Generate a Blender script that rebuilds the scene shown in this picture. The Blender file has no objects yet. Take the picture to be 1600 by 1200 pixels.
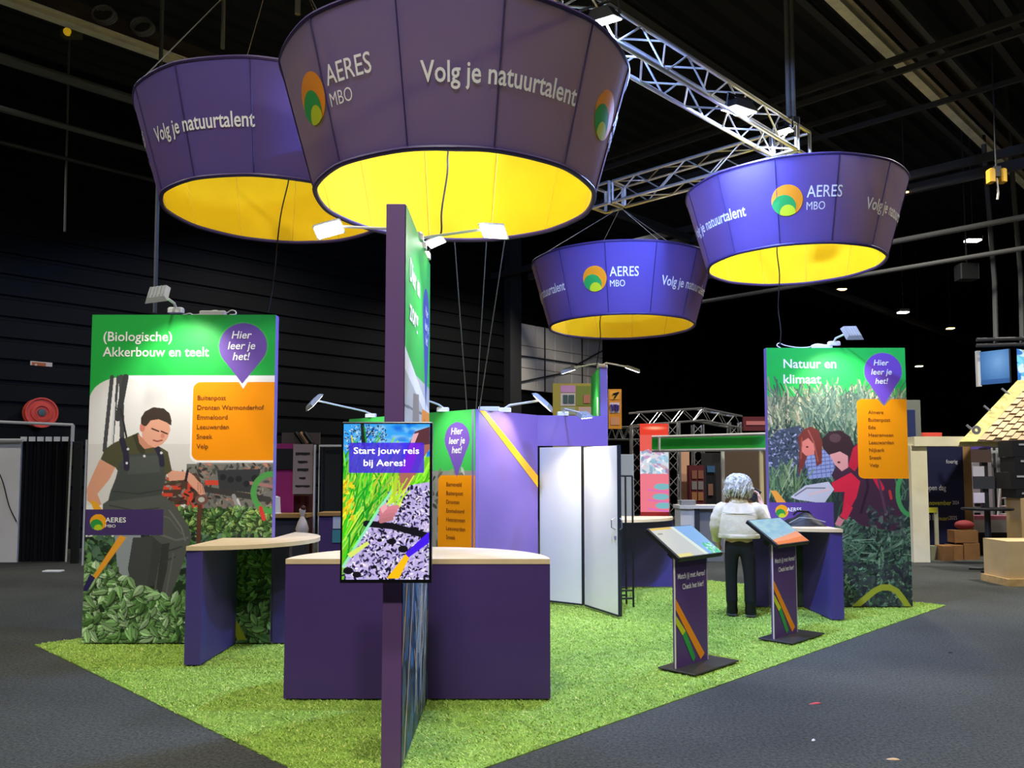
import bpy, math, random
import numpy as np
from mathutils import Vector, Matrix

random.seed(7)
rng = np.random.default_rng(7)
scene = bpy.context.scene
COL = scene.collection

# ------------------------------------------------------------------ camera
FPX, PITCH, PPY, EYE = 1282.5, 0.0635, 656.6, 1.54
cam_data = bpy.data.cameras.new('camera')
cam = bpy.data.objects.new('camera', cam_data)
COL.objects.link(cam)
cam.location = (0, 0, EYE)
cam.rotation_euler = (math.pi / 2 + PITCH, 0, 0)
cam_data.sensor_width = 36
cam_data.lens = FPX / 1600 * 36
cam_data.shift_y = (PPY - 600) / 1600
cam_data.clip_end = 200
scene.camera = cam

# ------------------------------------------------------------------ world, exposure
world = bpy.data.worlds.new('world')
scene.world = world
world.use_nodes = True
world.node_tree.nodes['Background'].inputs[0].default_value = (0.55, 0.6, 0.7, 1)
world.node_tree.nodes['Background'].inputs[1].default_value = 0.012
scene.view_settings.view_transform = 'Standard'
scene.view_settings.look = 'None'
scene.view_settings.exposure = 0.4
scene.view_settings.gamma = 1.0
scene.view_settings.use_curve_mapping = False


def lamp(name, kind, loc, energy, color=(1, 1, 1), aim=None, parent=None, **kw):
    d = bpy.data.lights.new(name, kind)
    d.energy = energy
    d.color = color
    for k, v in kw.items():
        setattr(d, k, v)
    o = bpy.data.objects.new(name, d)
    COL.objects.link(o)
    o.location = loc
    if aim is not None:
        o.rotation_euler = (Vector(aim) - Vector(loc)).to_track_quat('-Z', 'Y').to_euler()
    if parent:
        o.parent = parent
    return o


# the hall's own high-bay lamps, a grid under the roof (all cool white, pointing down)
HALL_LAMPS = [(-6, -3, 700), (0, -3, 900), (6, -3, 700), (-7, 4, 600), (6.5, 4.5, 450), (-1, 2.0, 1000), (9.5, 10.5, 2300), (6, 15, 1400), (-3, 17, 700), (-9, 9.5, 1100), (2, 22, 900), (14, 20, 1200)]
HALL_Z = 8.6
for (x, y, w) in HALL_LAMPS:
    lamp('hall_light', 'SPOT', (x, y, HALL_Z), w, (1.0, 0.96, 0.9), (x, y, 0), spot_size=math.radians(140), spot_blend=0.6, shadow_soft_size=0.3)


# ------------------------------------------------------------------ helpers
def lin(c):
    c = np.asarray(c, float) / 255.0
    return np.where(c <= 0.04045, c / 12.92, ((c + 0.055) / 1.055) ** 2.4)


MATS = {}


def M(name, rgb, rough=0.6, metal=0.0, noise=0.0, nscale=20.0, bump=0.0, bscale=120.0, emit=0.0, spec=0.4, rgb2=None):
    if name in MATS:
        return MATS[name]
    m = bpy.data.materials.new(name)
    m.use_nodes = True
    nt = m.node_tree
    b = nt.nodes['Principled BSDF']
    c = lin(rgb)
    b.inputs['Base Color'].default_value = (*c, 1)
    b.inputs['Roughness'].default_value = rough
    b.inputs['Metallic'].default_value = metal
    b.inputs['Specular IOR Level'].default_value = spec
    if noise or rgb2 is not None:
        tc = nt.nodes.new('ShaderNodeTexCoord')
        nz = nt.nodes.new('ShaderNodeTexNoise')
        nz.inputs['Scale'].default_value = nscale
        nz.inputs['Detail'].default_value = 5
        nt.links.new(tc.outputs['Object'], nz.inputs['Vector'])
        cr = nt.nodes.new('ShaderNodeValToRGB')
        cr.color_ramp.elements[0].position = 0.3
        cr.color_ramp.elements[1].position = 0.7
        a = c * (1 - noise)
        z = lin(rgb2) if rgb2 is not None else np.minimum(c * (1 + noise), 1)
        cr.color_ramp.elements[0].color = (*a, 1)
        cr.color_ramp.elements[1].color = (*z, 1)
        nt.links.new(nz.outputs['Fac'], cr.inputs['Fac'])
        nt.links.new(cr.outputs['Color'], b.inputs['Base Color'])
    if bump:
        tc = nt.nodes.new('ShaderNodeTexCoord')
        nz = nt.nodes.new('ShaderNodeTexNoise')
        nz.inputs['Scale'].default_value = bscale
        nt.links.new(tc.outputs['Object'], nz.inputs['Vector'])
        bp = nt.nodes.new('ShaderNodeBump')
        bp.inputs['Strength'].default_value = bump
        bp.inputs['Distance'].default_value = 0.01
        nt.links.new(nz.outputs['Fac'], bp.inputs['Height'])
        nt.links.new(bp.outputs['Normal'], b.inputs['Normal'])
    if emit:
        b.inputs['Emission Color'].default_value = (*c, 1)
        b.inputs['Emission Strength'].default_value = emit
    MATS[name] = m
    return m


def M_print(name, rough=0.45, emit=0.0):
    """a printed or displayed graphic: colours come from the mesh's own colour attribute"""
    if name in MATS:
        return MATS[name]
    m = bpy.data.materials.new(name)
    m.use_nodes = True
    nt = m.node_tree
    b = nt.nodes['Principled BSDF']
    a = nt.nodes.new('ShaderNodeAttribute')
    a.attribute_name = 'ink'
    b.inputs['Roughness'].default_value = rough
    b.inputs['Specular IOR Level'].default_value = 0.25
    if emit:
        b.inputs['Base Color'].default_value = (0.01, 0.01, 0.01, 1)
        nt.links.new(a.outputs['Color'], b.inputs['Emission Color'])
        b.inputs['Emission Strength'].default_value = emit
    else:
        nt.links.new(a.outputs['Color'], b.inputs['Base Color'])
    MATS[name] = m
    return m


def thing(name, label, cat, loc=(0, 0, 0), rotz=0.0, group=None):
    o = bpy.data.objects.new(name, None)
    o.empty_display_size = 0.1
    COL.objects.link(o)
    o.location = loc
    o.rotation_euler = (0, 0, rotz)
    o['label'] = label
    o['category'] = cat
    if group:
        o['group'] = group
    return o


def tag(o, label, cat, group=None):
    o['label'] = label
    o['category'] = cat
    if group:
        o['group'] = group
    return o


class MB:
    """collects geometry that is linked as ONE mesh object"""

    def __init__(s):
        s.v, s.f = [], []

    def add(s, vs, fs):
        n = len(s.v)
        s.v += [tuple(map(float, p)) for p in vs]
        s.f += [tuple(i + n for i in f) for f in fs]
        return s

    def box(s, x0, x1, y0, y1, z0, z1, mat=None):
        vs = [(x, y, z) for z in (z0, z1) for y in (y0, y1) for x in (x0, x1)]
        if mat is not None:
            vs = [mat @ Vector(p) for p in vs]
        return s.add(vs, [(0, 2, 3, 1), (4, 5, 7, 6), (0, 1, 5, 4), (2, 6, 7, 3), (0, 4, 6, 2), (1, 3, 7, 5)])

    def bbox(s, x0, x1, y0, y1, z0, z1, b=0.01, mat=None):
        """a box with chamfered vertical and top edges"""
        def ring(z, i):
            return [(x0 + i + b, y0 + i, z), (x1 - i - b, y0 + i, z), (x1 - i, y0 + i + b, z), (x1 - i, y1 - i - b, z),
                    (x1 - i - b, y1 - i, z), (x0 + i + b, y1 - i, z), (x0 + i, y1 - i - b, z), (x0 + i, y0 + i + b, z)]
        vs = ring(z0, 0) + ring(z1 - b, 0) + ring(z1, b * 0.7)
        if mat is not None:
            vs = [mat @ Vector(p) for p in vs]
        fs = [tuple(range(7, -1, -1)), tuple(range(16, 24))]
        for k in (0, 8):
            fs += [(k + i, k + (i + 1) % 8, k + 8 + (i + 1) % 8, k + 8 + i) for i in range(8)]
        return s.add(vs, fs)

    def tube(s, pts, r, n=8, r2=None):
        pts = [Vector(p) for p in pts]
        rs = r if isinstance(r, (list, tuple)) else [r + ((r2 if r2 is not None else r) - r) * i / max(1, len(pts) - 1) for i in range(len(pts))]
        up = None
        rings = []
        for i, p in enumerate(pts):
            t = (pts[min(i + 1, len(pts) - 1)] - pts[max(i - 1, 0)]).normalized()
            if up is None:
                up = t.orthogonal().normalized()
            up = (up - t * up.dot(t))
            up = up.normalized() if up.length > 1e-6 else t.orthogonal().normalized()
            w = t.cross(up)
            rings.append([p + (up * math.cos(2 * math.pi * k / n) + w * math.sin(2 * math.pi * k / n)) * rs[i] for k in range(n)])
        vs = [q for ring in rings for q in ring]
        fs = []
        for i in range(len(pts) - 1):
            fs += [(i * n + k, i * n + (k + 1) % n, (i + 1) * n + (k + 1) % n, (i + 1) * n + k) for k in range(n)]
        fs += [tuple(range(n - 1, -1, -1)), tuple(range((len(pts) - 1) * n, len(pts) * n))]
        return s.add(vs, fs)

    def lathe(s, prof, n=32, c=(0, 0, 0), closed=False, mat=None):
        vs, fs = [], []
        for (r, z) in prof:
            for k in range(n):
                a = 2 * math.pi * k / n
                vs.append(Vector((c[0] + r * math.cos(a), c[1] + r * math.sin(a), c[2] + z)))
        m = len(prof)
        for i in range(m if closed else m - 1):
            j = (i + 1) % m
            fs += [(i * n + k, i * n + (k + 1) % n, j * n + (k + 1) % n, j * n + k) for k in range(n)]
        if not closed:
            fs += [tuple(range(n - 1, -1, -1)), tuple(range((m - 1) * n, m * n))]
        if mat is not None:
            vs = [mat @ p for p in vs]
        return s.add(vs, fs)

    def prism(s, poly, z0, z1, mat=None):
        n = len(poly)
        vs = [Vector((x, y, z0)) for x, y in poly] + [Vector((x, y, z1)) for x, y in poly]
        if mat is not None:
            vs = [mat @ p for p in vs]
        fs = [tuple(range(n - 1, -1, -1)), tuple(range(n, 2 * n))] + [(i, (i + 1) % n, n + (i + 1) % n, n + i) for i in range(n)]
        return s.add(vs, fs)

    def ball(s, c, r, n=12, sz=(1, 1, 1)):
        prof = []
        for i in range(n // 2 + 1):
            a = -math.pi / 2 + math.pi * i / (n // 2)
            prof.append((max(1e-4, math.cos(a)), math.sin(a)))
        k = len(s.v)
        s.lathe(prof, n)
        for i in range(k, len(s.v)):
            x, y, z = s.v[i]
            s.v[i] = (c[0] + x * r * sz[0], c[1] + y * r * sz[1], c[2] + z * r * sz[2])
        return s

    def build(s, name, mat, parent=None, smooth=False):
        me = bpy.data.meshes.new(name)
        me.from_pydata(s.v, [], s.f)
        me.update()
        if smooth:
            me.polygons.foreach_set('use_smooth', [True] * len(me.polygons))
            try:
                me.set_sharp_from_angle(angle=math.radians(40))
            except Exception:
                pass
        o = bpy.data.objects.new(name, me)
        me.materials.append(mat)
        COL.objects.link(o)
        if parent:
            o.parent = parent
        return o


def struct(name, mb, mat, smooth=False):
    o = mb.build(name, mat, None, smooth)
    o['kind'] = 'structure'
    return o


def W(px, py, Y):
    """the point of the place that stands at distance Y on the photograph's sight line px, py"""
    xr, ur = (px - 800) / FPX, (PPY - py) / FPX
    v = Vector((xr, math.cos(PITCH) - ur * math.sin(PITCH), math.sin(PITCH) + ur * math.cos(PITCH)))
    return Vector((0, 0, EYE)) + v * (Y / v.y)


def frame(o, x, y, z=None):
    """matrix with the given origin and x, y axes"""
    x, y = Vector(x).normalized(), Vector(y).normalized()
    z = x.cross(y) if z is None else Vector(z)
    return Matrix(((x.x, y.x, z.x, o[0]), (x.y, y.y, z.y, o[1]), (x.z, y.z, z.z, o[2]), (0, 0, 0, 1)))


_text_cache = {}


def glyphs(body, bold=0.0, shear=0.0):
    key = (body, bold, shear)
    if key not in _text_cache:
        cu = bpy.data.curves.new('lettering', 'FONT')
        cu.body = body
        cu.size = 1.0
        cu.offset = bold
        cu.shear = shear
        cu.resolution_u = 3
        cu.fill_mode = 'FRONT'
        o = bpy.data.objects.new('lettering', cu)
        COL.objects.link(o)
        bpy.context.view_layer.update()
        me = bpy.data.meshes.new_from_object(o.evaluated_get(bpy.context.evaluated_depsgraph_get()))
        v = np.array([tuple(p.co) for p in me.vertices])
        f = [tuple(p.vertices) for p in me.polygons]
        bpy.data.objects.remove(o)
        bpy.data.meshes.remove(me)
        _text_cache[key] = (v, f)
    return _text_cache[key]


def text(body, mat, parent, o, u, n, cap, width=None, align='l', bold=0.012, shear=0.0, name='lettering', lift=0.003):
    """flat lettering: o = baseline start, u = reading direction, n = plane normal, cap = capital height (m)"""
    v, f = glyphs(body, bold, shear)
    k = cap / 0.70
    x = v[:, 0] * k
    y = v[:, 1] * k
    if width:
        x = (x - x.min()) * width / (x.max() - x.min())
    else:
        x = x - x.min()
    w = x.max()
    x = x - {'l': 0, 'c': w / 2, 'r': w}[align]
    u, n = Vector(u).normalized(), Vector(n).normalized()
    up = n.cross(u)
    o = Vector(o) + n * lift
    b = MB()
    b.add([o + u * a + up * c for a, c in zip(x, y)], f)
    return b.build(name, mat, parent)


# ------------------------------------------------------------------ a small painter for printed graphics
class Canvas:
    def __init__(s, w, h, ss=1.0, bg=(128, 128, 128)):
        s.w, s.h, s.ss = w, h, ss
        s.a = np.empty((int(h * ss) + 1, int(w * ss) + 1, 3))
        s.a[:] = bg

    def _win(s, x0, y0, x1, y1):
        H, Wd = s.a.shape[:2]
        i0, i1 = max(0, int(y0 * s.ss) - 1), min(H, int(y1 * s.ss) + 2)
        j0, j1 = max(0, int(x0 * s.ss) - 1), min(Wd, int(x1 * s.ss) + 2)
        if i0 >= i1 or j0 >= j1:
            return None
        yy, xx = np.mgrid[i0:i1, j0:j1]
        return (slice(i0, i1), slice(j0, j1)), xx / s.ss, yy / s.ss

    def put(s, sl, m, col, al=1.0):
        t = s.a[sl]
        m = (m * al)[..., None]
        t[:] = t * (1 - m) + np.asarray(col, float) * m

    def poly(s, pts, col, al=1.0):
        p = np.asarray(pts, float)
        w = s._win(p[:, 0].min(), p[:, 1].min(), p[:, 0].max(), p[:, 1].max())
        if w is None:
            return
        sl, xx, yy = w
        ins = np.zeros(xx.shape, bool)
        for (x0, y0), (x1, y1) in zip(p, np.roll(p, -1, 0)):
            if y0 == y1:
                continue
            c = (y0 > yy) != (y1 > yy)
            ins ^= c & (xx < (x1 - x0) * (yy - y0) / (y1 - y0) + x0)
        s.put(sl, ins.astype(float), col, al)

    def rect(s, x0, y0, x1, y1, col, al=1.0, r=0):
        w = s._win(x0, y0, x1, y1)
        if w is None:
            return
        sl, xx, yy = w
        dx = np.maximum(np.maximum(x0 + r - xx, xx - (x1 - r)), 0)
        dy = np.maximum(np.maximum(y0 + r - yy, yy - (y1 - r)), 0)
        s.put(sl, (np.hypot(dx, dy) <= max(r, 1e-6)).astype(float), col, al)

    def ell(s, cx, cy, rx, ry, col, al=1.0, rot=0.0, soft=0.0):
        R = max(rx, ry)
        w = s._win(cx - R, cy - R, cx + R, cy + R)
        if w is None:
            return
        sl, xx, yy = w
        c, d = math.cos(rot), math.sin(rot)
        a = ((xx - cx) * c + (yy - cy) * d) / rx
        b = (-(xx - cx) * d + (yy - cy) * c) / ry
        q = np.sqrt(a * a + b * b)
        m = (q <= 1).astype(float) if not soft else np.clip((1 - q) / soft, 0, 1)
        s.put(sl, m, col, al)

    def line(s, pts, wd, col, al=1.0):
        for (x0, y0), (x1, y1) in zip(pts[:-1], pts[1:]):
            w = s._win(min(x0, x1) - wd, min(y0, y1) - wd, max(x0, x1) + wd, max(y0, y1) + wd)
            if w is None:
                continue
            sl, xx, yy = w
            L = max((x1 - x0) ** 2 + (y1 - y0) ** 2, 1e-9)
            t = np.clip(((xx - x0) * (x1 - x0) + (yy - y0) * (y1 - y0)) / L, 0, 1)
            d = np.hypot(xx - x0 - t * (x1 - x0), yy - y0 - t * (y1 - y0))
            s.put(sl, (d <= wd / 2).astype(float), col, al)

    def leaves(s, x0, y0, x1, y1, n, size, pal, inside=None, tilt=None, pointed=False):
        for _ in range(n):
            x, y = rng.uniform(x0, x1), rng.uniform(y0, y1)
            if inside and not inside(x, y):
                continue
            k = size * rng.uniform(0.6, 1.3)
            c = np.array(pal[rng.integers(len(pal))], float) * rng.uniform(0.85, 1.15)
            a = rng.uniform(0, math.pi) if tilt is None else rng.normal(tilt, 0.5)
            m = k * rng.uniform(0.3, 0.55)
            if not pointed:
                s.ell(x, y, k, m, np.clip(c, 0, 255), 0.95, a)
                continue
            ca, sa = math.cos(a), math.sin(a)
            lens = [(-1, 0), (-.6, .75), (-.1, 1), (.45, .7), (1.15, 0), (.45, -.7), (-.1, -1), (-.6, -.75)]
            to = lambda pts, f=1.0, ox=0, oy=0: [(x + ox + (p * k * ca - q * m * sa) * f, y + oy + (p * k * sa + q * m * ca) * f) for p, q in pts]
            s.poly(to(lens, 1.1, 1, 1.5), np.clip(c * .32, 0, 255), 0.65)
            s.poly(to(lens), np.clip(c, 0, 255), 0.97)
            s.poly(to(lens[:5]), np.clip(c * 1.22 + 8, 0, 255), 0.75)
            s.line(to([(-.95, 0), (1.05, 0)]), 0.8, np.clip(c * .6, 0, 255), 0.8)

    def blades(s, x0, y0, x1, y1, n, length, wd, pal, ang=1.57, sd=0.4):
        for _ in range(n):
            x, y = rng.uniform(x0, x1), rng.uniform(y0, y1)
            a = rng.normal(ang, sd)
            L = length * rng.uniform(0.5, 1.3)
            c = np.array(pal[rng.integers(len(pal))], float) * rng.uniform(0.8, 1.2)
            mx, my = x + L * .5 * math.cos(a), y - L * .5 * math.sin(a)
            s.line([(x, y), (mx, my), (mx + L * .5 * math.cos(a + rng.normal(0, .35)), my - L * .5 * math.sin(a))], wd * rng.uniform(.6, 1.2), np.clip(c, 0, 255), 0.9)

    def speck(s, sd, x0=0, y0=0, x1=1e9, y1=1e9):
        w = s._win(x0, y0, min(x1, s.w), min(y1, s.h))
        sl, xx, yy = w
        s.a[sl] += rng.normal(0, sd, xx.shape)[..., None]

    def pin(s, cx, cy, rx, ry, tipy, col):
        pts = []
        for k in range(41):
            a = math.radians(140 + 260 * k / 40)
            pts.append((cx + rx * math.cos(a), cy + ry * math.sin(a)))
        pts.append((cx, tipy))
        s.poly(pts, col)

    def build(s, name, mat, parent, o, u, d):
        """o = top left corner, u = vector along the width, d = vector down the height"""
        H, Wd = s.a.shape[:2]
        o, u, d = np.array(o, float), np.array(u, float), np.array(d, float)
        gi, gj = np.mgrid[0:H, 0:Wd]
        v = o + (gj.ravel() / (Wd - 1))[:, None] * u + (gi.ravel() / (H - 1))[:, None] * d
        i = (gi[:-1, :-1] * Wd + gj[:-1, :-1]).ravel()
        f = np.stack([i, i + Wd, i + Wd + 1, i + 1], 1)
        me = bpy.data.meshes.new(name)
        me.from_pydata(v, [], f)
        at = me.color_attributes.new('ink', 'FLOAT_COLOR', 'POINT')
        c = np.ones((H * Wd, 4), np.float32)
        c[:, :3] = lin(np.clip(s.a, 0, 255).reshape(-1, 3))
        at.data.foreach_set('color', c.ravel())
        me.materials.append(mat)
        ob = bpy.data.objects.new(name, me)
        COL.objects.link(ob)
        ob.parent = parent
        return ob


# ------------------------------------------------------------------ shared colours
GREEN, ORANGE, LIME, VIOLET, BANNER, WHITE = (52, 178, 78), (250, 150, 15), (205, 215, 30), (112, 82, 165), (72, 52, 112), (245, 245, 242)
m_purple = M('purple_board', (76, 52, 116), 0.5, noise=0.04, nscale=3)
m_purple_edge = M('purple_edge', (108, 76, 128), 0.5)
m_navy = M('dark_purple_board', (74, 62, 130), 0.5, noise=0.04, nscale=3)
m_wood = M('light_wood_top', (232, 205, 160), 0.45, noise=0.06, nscale=6)
m_white_ink = M('white_lettering', (250, 248, 244), 0.5)
m_brown_ink = M('brown_lettering', (120, 62, 20), 0.5)
m_black = M('black_paint', (16, 16, 17), 0.5)
m_black_cable = M('black_cable', (20, 19, 18), 0.6)
m_white_plastic = M('white_plastic', (225, 226, 222), 0.4)
m_grey_plastic = M('grey_plastic', (150, 154, 152), 0.4)
m_alu = M('aluminium', (190, 190, 188), 0.35, metal=0.85)
m_print = M_print('printed_graphic')
m_screen = M_print('lit_screen', 0.2, emit=0.75)
m_lens = M('lit_lens', (255, 252, 240), 0.3, emit=14)
m_orange = M('orange_print', ORANGE, 0.5)
m_green = M('green_print', (45, 160, 70), 0.5)
m_lime = M('lime_print', LIME, 0.5)
m_steel = M('steel_wire', (120, 118, 112), 0.5, metal=0.6)


def logo_rings(r):
    """three discs of the round mark, the inner two clipped by the disc they sit in: lists of (x, y)"""
    def clip(cx, cy, q, R=1.0):
        out = []
        for k in range(48):
            a = 2 * math.pi * k / 48
            x, y = cx + q * math.cos(a), cy + q * math.sin(a)
            d = math.hypot(x, y)
            if d > R:
                x, y = x / d * R, y / d * R
            out.append((x * r, y * r))
        return out
    return clip(0, 0, 1), clip(-0.22, -0.42, 0.78, 0.995), clip(0.02, -0.78, 0.5, 0.99)


def logo_flat(parent, o, u, n, r):
    u, n = Vector(u).normalized(), Vector(n).normalized()
    up = n.cross(u)
    par = None
    for k, (ring, m, nm) in enumerate(zip(logo_rings(r), (m_orange, m_green, m_lime), ('logo', 'logo_green_disc', 'logo_lime_disc'))):
        q = Vector(o) + n * (0.003 + 0.0012 * k)
        b = MB()
        b.add([q + u * x + up * y for x, y in ring], [tuple(range(len(ring)))])
        ob = b.build(nm, m, par or parent)
        par = par or ob
    return par


def canvas_logo(c, cx, cy, r):
    for ring, col in zip(logo_rings(r), ((245, 165, 30), (50, 150, 65), (185, 205, 40))):
        c.poly([(cx + x, cy - y) for x, y in ring], col)
# ------------------------------------------------------------------ the hall
GA = 0.7925                                     # the stand's grid is turned this much against the view
E2 = Vector((math.cos(GA), math.sin(GA), 0))    # along the stand's long side
E1 = Vector((-math.sin(GA), math.cos(GA), 0))
UP = Vector((0, 0, 1))
FLOOR = -0.02


def grid_mat(o, a=E2, b=E1):
    return frame(o, a, b, UP)


m_carpet = bpy.data.materials.new('anthracite_carpet')
m_carpet.use_nodes = True
_n = m_carpet.node_tree
_b = _n.nodes['Principled BSDF']
_b.inputs['Roughness'].default_value = 0.95
_b.inputs['Specular IOR Level'].default_value = 0.1
_tc = _n.nodes.new('ShaderNodeTexCoord')
_big = _n.nodes.new('ShaderNodeTexNoise')
_big.inputs['Scale'].default_value = 0.5
_big.inputs['Detail'].default_value = 6
_fine = _n.nodes.new('ShaderNodeTexNoise')
_fine.inputs['Scale'].default_value = 48
_fine.inputs['Detail'].default_value = 5
_fine.inputs['Roughness'].default_value = 0.8
_r1 = _n.nodes.new('ShaderNodeValToRGB')
_r1.color_ramp.elements[0].position = 0.3
_r1.color_ramp.elements[1].position = 0.72
_r1.color_ramp.elements[0].color = (*lin((57, 59, 55)), 1)
_r1.color_ramp.elements[1].color = (*lin((78, 80, 74)), 1)
_r2 = _n.nodes.new('ShaderNodeValToRGB')
_r2.color_ramp.elements[0].position = 0.3
_r2.color_ramp.elements[1].position = 0.75
_r2.color_ramp.elements[0].color = (0.3, 0.3, 0.3, 1)
_r2.color_ramp.elements[1].color = (1.8, 1.8, 1.8, 1)
_mx = _n.nodes.new('ShaderNodeMix')
_mx.data_type = 'RGBA'
_mx.blend_type = 'MULTIPLY'
_mx.inputs[0].default_value = 1.0
_n.links.new(_tc.outputs['Object'], _big.inputs['Vector'])
_n.links.new(_tc.outputs['Object'], _fine.inputs['Vector'])
_n.links.new(_big.outputs['Fac'], _r1.inputs['Fac'])
_n.links.new(_fine.outputs['Fac'], _r2.inputs['Fac'])
_n.links.new(_r1.outputs['Color'], _mx.inputs[6])
_n.links.new(_r2.outputs['Color'], _mx.inputs[7])
_n.links.new(_mx.outputs[2], _b.inputs['Base Color'])
_bp = _n.nodes.new('ShaderNodeBump')
_bp.inputs['Strength'].default_value = 0.4
_bp.inputs['Distance'].default_value = 0.01
_n.links.new(_fine.outputs['Fac'], _bp.inputs['Height'])
_n.links.new(_bp.outputs['Normal'], _b.inputs['Normal'])

struct('floor', MB().box(-45, 60, -8, 70, FLOOR - 0.1, FLOOR), m_carpet)

m_wall = M('black_hall_siding', (11, 12, 12), 0.6, noise=0.5, nscale=0.6, spec=0.2)
m_roof = M('black_roof_deck', (36, 36, 37), 0.8)
m_beam = M('black_steel', (56, 55, 54), 0.6)
m_beam_grey = M('grey_steel', (92, 92, 88), 0.6)
m_beam_tan = M('lit_tan_steel', (245, 232, 200), 0.6, noise=0.15, nscale=4)  # light falling on these beams is put into their pale colour

# left wall: horizontal siding boards, run along the grid
P0 = Vector((-10.0, 16.0, 0))


def siding(mat, L0, L1, h):
    b = MB()
    prof = []
    z = FLOOR
    while z < h:
        prof += [(0.0, z), (0.05, z + 0.02), (0.05, z + 0.34), (0.0, z + 0.36)]
        z += 0.42
    prof.append((0, h))
    vs, fs = [], []
    for x in (L0, L1):
        vs += [mat @ Vector((x, -p, z)) for p, z in prof]
    n = len(prof)
    fs = [(i, i + 1, n + i + 1, n + i) for i in range(n - 1)]
    b.add(vs, fs)
    b.box(L0, L1, 0.01, 0.2, FLOOR, h, mat)
    return b


CEIL = 10.0
wl = siding(grid_mat(P0), -26, 46, CEIL)
struct('wall_left', wl, m_wall)
wb = siding(grid_mat(P0 + E2 * 46, -E1, E2), -1, 62, CEIL)
struct('wall_back', wb, m_wall)

# roof deck with trapezoid ribs
b = MB()
prof = []
y = -30.0
while y < 62:
    prof += [(y, 0), (y + 0.12, 0), (y + 0.2, 0.14), (y + 0.42, 0.14)]
    y += 0.5
vs = [P0 + E2 * x - E1 * p + UP * (CEIL + q) for x in (-27, 47) for p, q in prof]
n = len(prof)
b.add(vs, [(i, n + i, n + i + 1, i + 1) for i in range(n - 1)])
struct('ceiling', b, m_roof)


def Zp(px, py, z):
    a, c = Vector((0, 0, EYE)), W(px, py, 10.0)
    return a + (c - a) * ((z - EYE) / (c.z - EYE))


TRIM = [0]


def beam(px, py, z, d, l0, l1, w, h, mat, kind='box'):
    TRIM[0] += 1
    p = Zp(px, py, z)
    b = MB()
    m = frame(p, d, UP.cross(d), UP)
    if kind == 'box':
        b.box(l0, l1, -w / 2, w / 2, 0, h, m)
    elif kind == 'I':
        b.box(l0, l1, -w / 2, w / 2, 0, 0.02, m)
        b.box(l0, l1, -0.01, 0.01, 0.02, h - 0.02, m)
        b.box(l0, l1, -w / 2, w / 2, h - 0.02, h, m)
    else:
        b.tube([m @ Vector((l0, 0, 0)), m @ Vector((l1, 0, 0))], w / 2, 10)
    return struct('trim_%d' % TRIM[0], b, mat)


beam(1440, 135, 8.6, E2, -6, 12, 0.16, 0.22, m_beam_tan, 'I')
beam(1468, 118, 8.6, E2, -6, 12, 0.16, 0.30, M('brown_steel', (70, 58, 50), 0.6), 'I')
beam(1492, 105, 8.8, E2, -6, 12, 0.10, 0.12, m_beam_grey)
beam(150, 55, 8.0, E2, -8, 5, 0.16, 0.12, m_beam_tan, 'I')
beam(190, 48, 8.3, E2, -8, 6, 0.2, 0.14, M('brown_steel', (70, 58, 50), 0.6))
beam(100, 122, 7.6, E2, -9, 6, 0.16, 0.1, m_beam_grey, 'tube')
beam(100, 197, 7.2, E2, -9, 1.7, 0.1, 0.1, m_beam_grey, 'tube')
beam(120, 252, 6.8, E2, -9, 4, 0.07, 0.1, m_beam, 'tube')
for (px, py, z, l0, l1, w, m, k) in [(1480, 72, 8.2, -8, 14, 0.07, m_beam, 'box'), (1480, 92, 8.0, -8, 14, 0.06, m_beam, 'box'),
                                     (1500, 262, 7.6, -8, 14, 0.1, m_beam, 'box'), (1500, 285, 7.4, -8, 12, 0.12, m_beam, 'box'),
                                     (1400, 377, 6.6, -6, 10, 0.12, m_beam_grey, 'tube'), (1400, 421, 6.0, -7, 9, 0.1, m_beam_grey, 'tube'),
                                     (1300, 213, 8.4, -6, 9, 0.06, m_beam, 'box'), (1100, 250, 8.6, -4, 9, 0.06, m_beam, 'box')]:
    beam(px, py, z, E1, l0, l1, w, w * 1.6, m, k)
for (px, py, z, w) in [(1390, 492, 6.4, 0.14), (1000, 350, 7.4, 0.16), (1050, 60, 9.0, 0.15), (1520, 20, 9.2, 0.12), (1580, 30, 9.2, 0.12), (1350, 90, 9.0, 0.12)]:
    beam(px, py, z, E2, -7, 9, w, w, m_beam, 'I')

# the raised sectional gate high in the left wall
t0, t1 = 10.16, 13.25
b = MB()
m = grid_mat(P0)
for k in range(5):
    a = t0 * math.sqrt(2) + (t1 - t0) * math.sqrt(2) * k / 5
    w = (t1 - t0) * math.sqrt(2) / 5
    for j in range(3):
        b.bbox(a + 0.02, a + w - 0.02, -0.16, -0.06, 4.2 + j * 0.72, 4.9 + j * 0.72, 0.02, m)
gate = struct('door_1', b, M('pale_gate_panel', (240, 230, 212), 0.7, noise=0.12, nscale=0.8))  # pale gate panels with slight tone variation
b = MB()
for (q0, q1) in [((0, 0.5), (1, 0.5)), ((0, 0.1), (0.55, 0.35)), ((0.5, 0.35), (1, 0.8)), ((0.28, 0), (0.28, 1)), ((0.72, 0), (0.72, 1))]:
    f = lambda q: m @ Vector(((t0 + (t1 - t0) * q[0]) * math.sqrt(2), -0.2, 4.2 + 2.15 * q[1]))
    b.tube([f(q0), f(q1)], 0.025, 6)
g = b.build('gate_brace', m_beam, gate)
b = MB()
b.box(t0 * 1.414 - 0.55, t0 * 1.414 - 0.05, -0.35, -0.06, FLOOR, CEIL, m)
struct('trim_50', b, m_beam)

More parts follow.
